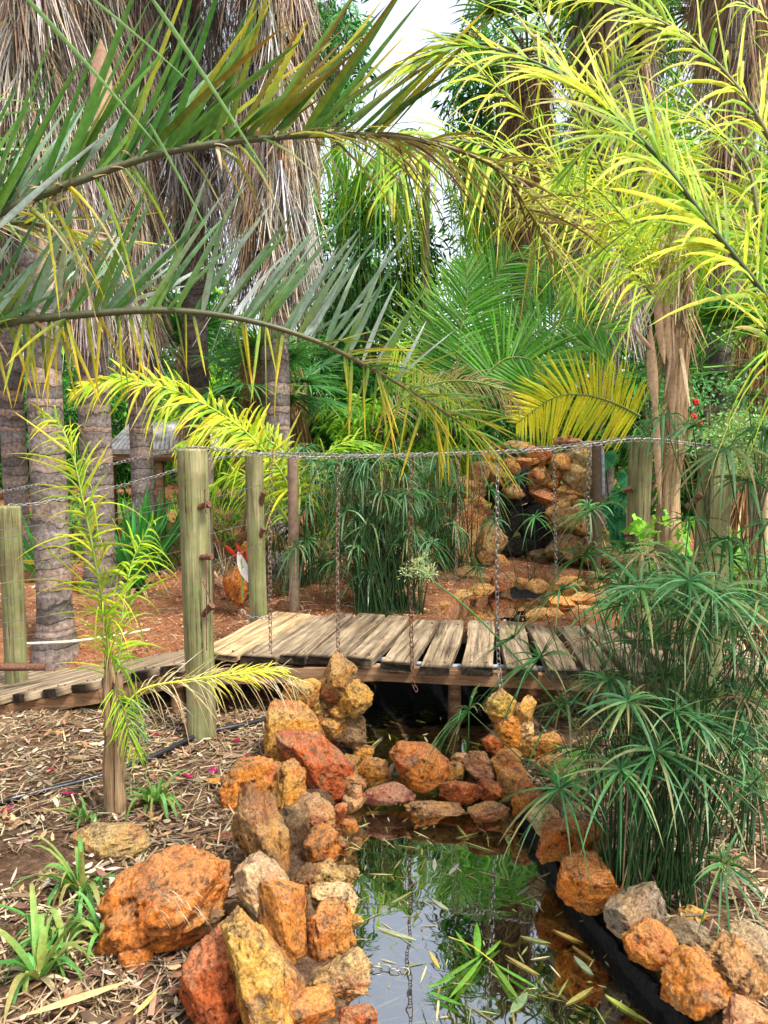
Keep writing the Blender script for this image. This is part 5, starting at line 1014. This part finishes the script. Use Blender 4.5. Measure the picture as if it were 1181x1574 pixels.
# ------------------------------------------------------------ sedge clumps
CG = [(.02, .10, .025), (.04, .17, .035), (.013, .065, .015), (.08, .26, .08)]; CT = [(.07, .22, .07), (.18, .34, .17), (.03, .13, .03), (.3, .28, .12)]
def whorl(mb, c, r, n, W, droop, cols=CG, tips=CT, axis=(0, 0, 1), segs=5, flower=False, fcol=((.35, .4, .12), (.45, .33, .15))):
    th = np.linspace(0, 2*math.pi, n, endpoint=False)+rng.normal(0, .12, n); ax = nrm(np.array([axis], float))[0]; a = nrm(np.cross(ax, [.3, 1, .1])[None])[0]; b = np.cross(ax, a)
    D = a*np.cos(th)[:, None]+b*np.sin(th)[:, None]+ax*U(.0, .6, (n, 1)); S = np.cross(D, ax+rng.normal(0, .3, (n, 3)))
    mb.leaves(np.tile(c, (n, 1)), D, S, r*U(.7, 1.15, n), W*U(.7, 1.2, n), droop*U(.5, 1.6, n), pick(cols, n, .2), pick(tips, n, .2), segs, .2)
    if flower:
        m = 46; D = nrm(rng.normal(0, 1, (m, 3))+ax*1.2); B = np.array(c)+D*U(.01, .05, (m, 1)); cc = pick(list(fcol), m, .2); mb.leaves(B, D, rng.normal(0, 1, (m, 3)), U(.008, .02, m), .005, 0, cc, cc, 2, 0, 'lens')
def sedge(label, base, tips, r, W, group='umbrella sedge clumps', sr=.0035, n=18, droop=.55, bare=30, height=1.2, flowers=.3, fcol=((.35, .4, .12), (.45, .33, .15)), spread=.25, cols=CG, tipc=CT):
    t = thing('umbrella_sedge', label, 'sedge', base, group); base = np.array(base)
    for k, c in enumerate(tips):
        b0 = base+[random.uniform(-1, 1)*spread*.5, random.uniform(-1, 1)*spread*.4, -.02]; c = np.array(c); mid = lerp(b0, c, .55)+[(b0[0]-c[0])*.12, (b0[1]-c[1])*.12, .04]
        pts = spline([b0, mid, c], 12); g = random.uniform(.7, 1.3); dead = k > 8 and random.random() < .09
        mb = MB(); mb.tube(pts, np.linspace(sr, sr*.6, 12), (.016*g, .055*g, .012*g) if not dead else (.3, .2, .1), 5); st = mb.build('stem', STEM, t)
        mb = MB(); ax = nrm((pts[-1]-pts[-3])[None])[0]; whorl(mb, c, r*random.uniform(.7, 1.2)*(.7 if dead else 1), n+random.randint(-5, 4), W*(.6 if dead else 1), droop*(1.8 if dead else random.uniform(.6, 1.4)), [(.34, .24, .12), (.24, .15, .08)] if dead else cols, [(.4, .3, .17)] if dead else tipc, ax, 6 if r*F/c[1] > 50 else 4, random.random() < flowers, fcol); mb.build('leaf_whorl', LEAF, st)
    if bare:
        mb = MB()
        for k in range(bare):
            b0 = base+[random.uniform(-1, 1)*spread*.5, random.uniform(-1, 1)*spread*.4, -.02]; th = random.uniform(0, 6.28); s_ = random.uniform(0, .35)*height; c = b0+[math.cos(th)*s_, math.sin(th)*s_*.7, height*random.uniform(.5, .95)]
            mb.tube(spline([b0, lerp(b0, c, .5)-[(c-b0)[0]*.12, 0, -.03], c], 8), [sr]*4+[sr*.6]*4, (.018, .06, .014), 5)
        o = mb.build('bare_stems', STEM, t); o['kind'] = 'stuff'
    return t
# near right clump
base = G(1000, 1372, -.25)
tips = [P(1005, 985, 2.85), P(862, 908, 3.0), P(936, 1046, 2.8), P(860, 1212, 2.75), P(1112, 1328, 2.55), P(1089, 929, 3.0), P(1130, 1010, 2.9), P(1045, 1090, 2.85), P(965, 1120, 2.9), P(905, 1150, 2.9), P(1150, 1130, 2.8), P(700, 1088, 3.1)*0+P(720, 1092, 3.1),
        P(830, 1010, 3.0), P(900, 980, 3.1), P(960, 930, 3.2), P(1030, 880, 3.2), P(1140, 880, 3.1), P(1175, 960, 2.9), P(1080, 1180, 2.8), P(1010, 1170, 3.1), P(1180, 1230, 2.8), P(870, 1080, 3.05), P(790, 980, 3.2), P(910, 785, 3.2), P(1060, 800, 3.2)]
for k in range(58): tips.append(P(random.triangular(860, 1210, 1080), random.uniform(840, 1190), random.uniform(2.6, 3.6)))
sedge('big umbrella sedge clump rising from the right bank of the near pond', base, tips, .275, .0140, n=18, droop=.42, bare=85, height=1.3, flowers=.3, spread=.40)
# upper right tall whorls, in front of the mossy post
base = (G(1150, 1300, -.25)); tips = [P(1020, 640, 3.3), P(1150, 610, 3.2), P(1175, 560, 3.3), P(1115, 690, 2.9), P(1065, 655, 3.1), P(1180, 660, 3.0), P(1150, 740, 3.1), P(1190, 800, 3.0), P(1120, 830, 3.1), P(1040, 700, 3.4), P(1195, 900, 3.0), P(1160, 1200, 2.9), P(1150, 1070, 3.0)]
sedge('tallest umbrella sedge at the right edge, its leaf whorls in front of the mossy post', base, tips, .23, .019, n=17, droop=.7, bare=16, height=1.3, flowers=.9, fcol=((.4, .5, .2), (.3, .42, .15)))
# stem with flower head arching to the left in front of the deck
b = P(905, 1135, 3.4); fs = thing('sedge_flower_stem', 'long green sedge stem arching left over the deck to a pale flower head', 'sedge', (b[0], b[1], b[2]))
mb = MB(); mb.tube(spline([P(905, 1140, 3.4), P(820, 1040, 3.4), P(730, 945, 3.4), P(652, 882, 3.4)], 24), np.linspace(.006, .0035, 24), (.05, .16, .03), 6); mb.build('stem', STEM, fs)
mb = MB(); c = P(650, 880, 3.4)
for k in range(7): whorl(mb, c+rng.normal(0, .03, 3), .06, 8, .004, .2, [(.3, .42, .2)], [(.4, .5, .25)], flower=True, fcol=((.5, .55, .3), (.4, .5, .2)))
mb.build('flower_head', LEAF, fs)
# clumps behind the bridge
base = (P(600, 948, 6.15)[0], 6.15, .10)
tips = [P(random.gauss(565, 70), random.uniform(695, 890), random.uniform(5.95, 6.6)) for _ in range(85)]
sedge('broad umbrella sedge clump directly behind the deck left of the far pool', base, tips, .28, .022, n=15, droop=.7, cols=CG+[(.12, .3, .12)], tipc=CT+[(.34, .44, .32)], bare=95, height=1.15, flowers=.35, fcol=((.5, .36, .15), (.45, .28, .12)), spread=.55, sr=.005)
base = (P(470, 900, 7.2)[0], 7.2, .1); tips = [P(random.gauss(480, 45), random.uniform(660, 850), random.uniform(6.9, 7.6)) for _ in range(46)]
sedge('umbrella sedge behind the slim back post with tan seed heads', base, tips, .30, .024, n=15, droop=.7, cols=CG+[(.16, .36, .12)], tipc=CT+[(.34, .44, .3)], bare=30, height=1.3, flowers=.5, fcol=((.55, .36, .15), (.5, .28, .12)), spread=.5, sr=.005)
base = (P(700, 900, 7.6)[0], 7.6, .1); tips = [P(random.gauss(672, 26), random.uniform(680, 850), random.uniform(7.2, 7.6)) for _ in range(30)]
sedge('umbrella sedge growing left of the waterfall wall', base, tips, .26, .020, n=16, bare=30, height=1.3, flowers=.2, spread=.4, sr=.005)
base = (P(820, 880, 7.2)[0], 7.2, .1); tips = [P(822, 795, 6.9), P(795, 735, 7.0), P(905, 778, 6.6), P(760, 800, 6.9), P(735, 870, 6.8)]
sedge('few sedge whorls hanging in front of the wet waterfall rock', base, tips, .28, .020, n=16, bare=0, flowers=.3, spread=.3, sr=.004)
base = (P(1080, 900, 4.6)[0], 4.6, -.2); tips = [P(random.uniform(930, 1190), random.uniform(840, 960), random.uniform(4.0, 4.9)) for _ in range(28)]
sedge('umbrella sedge filling the gap behind the big right clump at deck height', base, tips, .24, .017, n=17, bare=30, height=1.0, flowers=.4, spread=.6, cols=[(.09, .24, .07), (.06, .18, .06)], tipc=[(.14, .32, .1)])

# ------------------------------------------------------------ shrubs and trees
def bush(name, label, cat, c, rad, n, L, W, cols, droop=.2, clumps=30, group=None, mat=FARLEAF, trunk=True, prof='lens', hang=0., segs=2, tr=.03, ground=True, updir=.0):
    c = np.array(c, float); rad = np.array(rad, float); gz = hz(c[0], c[1]) if ground else c[2]
    t = thing(name, label, cat, (c[0], c[1], gz), group)
    cc = nrm(rng.normal(0, 1, (clumps, 3)))*np.cbrt(U(.15, 1, (clumps, 1)))*rad; k = rng.integers(0, clumps, n)
    B = c+cc[k]+rng.normal(0, 1, (n, 3))*rad*.17; D = nrm(rng.normal(0, 1, (n, 3))+nrm(cc[k])*.8+[0, 0, updir-hang]); S = rng.normal(0, 1, (n, 3))
    tint = U(.55, 1.45, (clumps, 1))[k]; col = pick(cols, n, .2)*tint; mb = MB()
    mb.leaves(B, D, S, L*U(.6, 1.3, n), W*U(.7, 1.3, n), droop, col, col*U(.8, 1.3, (n, 1)), segs, 0, prof); mb.build('crown', mat, t)
    if trunk:
        mb = MB(); b0 = np.array([c[0], c[1], gz-.1]); mb.tube(spline([b0, lerp(b0, c, .6)+[.05, 0, 0], c+[0, 0, rad[2]*.4]], 10), np.linspace(tr, tr*.4, 10), (.16, .11, .07), 8)
        for q in cc[:10]: mb.tube(spline([lerp(b0, c, .7), c+q*.5+[0, 0, .05], c+q*.95], 6), np.linspace(tr*.4, tr*.1, 6), (.16, .11, .07), 5)
        mb.build('trunk', PLAIN, t)
    return t
MG = [(.05, .22, .03), (.08, .32, .04), (.025, .11, .02), (.02, .07, .015)]; LG = [(.14, .38, .03), (.22, .5, .03), (.34, .54, .03)]; WG = [(.06, .26, .06), (.16, .42, .14), (.03, .13, .035), (.02, .08, .02)]
bush('berry_shrub', 'fine-leaved shrub with red berry clusters at the right behind the posts', 'shrub', P(1090, 640, 5.2), (.42, .4, .25), 2600, .035, .014, [(.1, .32, .1), (.07, .24, .08), (.16, .4, .14)], clumps=44, mat=LEAF, tr=.015)
for (a, b) in ((1070, 618), (1066, 640), (1075, 652), (1060, 662)):
    mb = MB(); c = P(a, b, 4.85); mb.tube([c+[0, 0, .03], c-[0, 0, .03]], .003, (.3, .1, .05), 5)
    for _ in range(16):
        q = c+nrm(rng.normal(0, 1, (1, 3)))[0]*.012; mb.add(iv*.011+q, np.hstack([if_, if_[:, 2:]]), (.6, .02, .02))
    mb.build('berry_cluster', PLAIN, bpy.data.objects['berry_shrub'])
bush('leafy_shrub', 'pale green fine-leaved shrub overhanging at the right edge above the sedge', 'shrub', P(1165, 690, 4.2), (.30, .3, .20), 2600, .03, .012, [(.25, .4, .14), (.18, .34, .1)], clumps=36, mat=LEAF, tr=.012)
bush('seedling', 'small bright green seedling with heart-shaped leaves between the right posts', 'seedling', P(1020, 815, 4.7), (.17, .12, .14), 46, .09, .05, [(.2, .45, .05), (.25, .5, .06)], clumps=16, mat=LEAF, tr=.005)
bush('seedling', 'low bright green broad-leaved seedling behind the dam rocks on the right bank', 'seedling', P(905, 1195, 3.7), (.14, .1, .10), 26, .15, .04, [(.2, .45, .06), (.16, .4, .06)], clumps=10, mat=LEAF, tr=.004)
bush('feathery_weed', 'small blue-green feathery weed beside the foot of the young palm', 'weed', P(212, 1110, 3.9), (.05, .05, .14), 500, .02, .006, [(.1, .25, .14)], clumps=20, mat=LEAF, tr=.003)
# monstera
mo = thing('monstera', 'dark glossy split-leaved plant right of the waterfall', 'plant', (P(945, 860, 8.3)[0], 8.3, .1))
for k, (px, py, r_) in enumerate([(958, 757, .22), (952, 795, .22), (955, 818, .2), (930, 700, .16), (965, 730, .18), (940, 775, .16)]):
    c = P(px, py, 8.2); n = 15; an = np.linspace(-2.4, 2.4, n); D = np.stack([np.sin(an), -.4+0*an, -np.cos(an)*.8-.2], -1); mb = MB(); cc = pick([(.03, .22, .08), (.05, .28, .1)], n)
    mb.leaves(np.tile(c, (n, 1)), D, np.cross(D, [0, -1, .4]), r_*(1-.15*np.abs(an)/2.4), .055, .15, cc, cc*1.2, 5, .1, 'lens'); mb.tube([c, (P(945, 860, 8.3)[0], 8.3, .1)], .008, (.05, .2, .05), 5); mb.build('leaf', LEAF, mo)
# timber stake and pipe beside the waterfall
q0, q1 = P(917, 860, 7.6), P(917, 680, 7.6); mb = MB(); mb.tube([q0-[0, 0, .2], lerp(q0, q1, .5)+[.01, 0, 0], q1], [.05, .048, .045], (.12, .08, .05), 9); tag(mb.build('stake', PLAIN), 'dark upright timber stake right of the cream waterfall rocks', 'stake')
mb = MB(); mb.tube([P(928, 760, 7.9), P(926, 686, 7.9)], .018, (.4, .45, .5), 8); tag(mb.build('pipe', CONDUIT), 'thin grey-blue pipe behind the dark stake by the waterfall', 'pipe')
mb = MB(); q0, q1 = P(453, 950, 6.3), P(450, 700, 6.3); mb.tube([q0-[0, 0, .2], q1], .045, (.22, .15, .1), 9); tag(mb.build('stake', PLAIN), 'rough brown stake behind the deck between the slim post and the tall sedge', 'stake')
mb = MB(); q0, q1 = P(321, 900, 7.0), P(322, 694, 7.0); mb.tube([q0-[0, 0, .3], q1], .04, (.2, .15, .12), 9); tag(mb.build('stake', PLAIN), 'dark stake directly behind the tall front post', 'stake')
mb = MB(); q0, q1 = P(1178, 900, 6.0), P(1178, 735, 6.0); mb.tube([q0-[0, 0, .3], q1], .035, (.5, .38, .22), 9); tag(mb.build('stake', PLAIN), 'pale stake at the right edge', 'stake')
# fallen branches on the red soil
for (pts, r_, lab) in [([(30, 990), (120, 985), (230, 968)], .012, 'pale fallen branch on the red soil in front of the nearest ringed trunk'), ([(330, 880), (350, 905), (400, 915)], .010, 'dry curved stick behind the tall front post')]:
    mb = MB(); mb.tube(spline([G(a, b, .03) for a, b in pts], 14), r_, (.5, .42, .32), 6); tag(mb.build('fallen_branch', PLAIN), lab, 'branch')
# background trees: things in a row
trees = [(515, 90, 15, (.55, .6, 1.2), WG, 'thin pale tree at the left side of the open sky'), (765, 150, 14, (.8, .9, 1.5), MG, 'dark tree right of the open sky behind the lime fronds'), (560, 400, 14, (1.3, 1.2, 1.2), WG, 'fine-leaved tree with hanging foliage just right of the skirted palms'), (590, 520, 15, (1.3, 1.3, 1.2), WG, 'dark fine-leaved tree behind the feather palm'), (470, 620, 12, (1.2, 1., .9), MG, 'mid green bush behind the shaggy-stemmed fan palms'),
 (620, 660, 10.5, (1.1, .9, .6), LG, 'lime green bush behind the broad sedge clump'), (900, 330, 15, (1.8, 1.5, 2.0), LG, 'yellow-green tree behind the lime fronds at the right'), (1080, 420, 13, (1.6, 1.3, 1.4), MG, 'mid green tree at the right behind the ringed trunk'),
 (1150, 200, 15, (1.9, 1.5, 2.0), LG, 'yellow-green tree in the upper right background'), (150, 650, 16, (1.8, 1.2, 1.1), MG, 'green bush beyond the left palm trunks'), (10, 640, 17, (1.8, 1.2, 1.2), MG, 'dark green tree at the far left behind the slender palm'),
 (340, 650, 15, (1.3, 1.2, 1.), LG, 'yellow-green bush beyond the hut'), (830, 330, 17, (1.6, 1.5, 1.8), WG, 'green tree behind the middle dark skirted palm'), (1000, 640, 9.5, (.9, .8, .55), MG, 'dark green bush behind the pale green post'),
 (1150, 720, 7.5, (.8, .7, .5), MG, 'dark green shrub behind the pale stake at the right edge'), (700, 640, 11, (1.2, .8, .5), WG, 'green bush above the waterfall wall'), (960, 30, 14, (1.2, 1.2, 1.3), MG, 'dark green tree at the top right of centre'), (485, 130, 16, (.5, .9, 1.1), LG, 'pale yellow-green tree beside the open sky at the top')]
for (px, py, Y_, rad, cols, lab) in trees:
    n = int(3200*rad[0]*rad[2]); bush('broadleaf_tree', lab, 'tree', P(px, py, Y_), rad, n, .20, .045, cols, .3, 46, 'trees and bushes in the background', hang=.5, tr=.07)
# far woods: one mass
n = 42000; x = U(-17, 17, n); y = U(19, 25, n); z = U(0, 1, n)**1.1*(5.4+1.5*np.sin(x*.9+1)+1.2*np.sin(x*2.3)); 
gap = np.exp(-((x-1.4)**2)/3.); keep = (z < 9-6.5*gap) ; B = np.stack([x, y, z], -1)[keep]; m = len(B); D = nrm(rng.normal(0, 1, (m, 3))-[0, 0, .6]); col = pick(MG+LG+WG, m, .3)*.8
mb = MB(); mb.leaves(B, D, rng.normal(0, 1, (m, 3)), U(.25, .55, m), U(.08, .16, m), .2, col, col*1.1, 2, 0, 'lens'); tag(mb.build('far_woods', FARLEAF), kind='stuff')
# trees out of the frame above and behind that the pond mirrors
for (x, y, z, rad, lab) in [(2.6, 9.5, 8.0, (1.5, 1.2, 1.3), 'tall tree top above the right background')]:
    bush('broadleaf_tree', lab, 'tree', (x, y, z), rad, 4200, .2, .05, MG+LG, .3, 40, 'trees and bushes in the background', hang=.4, tr=.09)
# low ground cover behind the bridge
n = 9000; B = on_ground(n, -7, 7, 8.6, 17); m = len(B); D = nrm(rng.normal(0, .5, (m, 3))+[0, 0, 1.]); mb = MB(); col = pick(MG+LG, m, .3); mb.leaves(B-[0, 0, .03], D, rng.normal(0, 1, (m, 3)), U(.15, .6, m), U(.015, .04, m), .5, col, col*1.2, 4, 0); tag(mb.build('undergrowth', FARLEAF), kind='stuff')
print('verts', sum(len(o.data.vertices) for o in sc.objects if o.type == 'MESH'), 'objs', len(sc.objects))
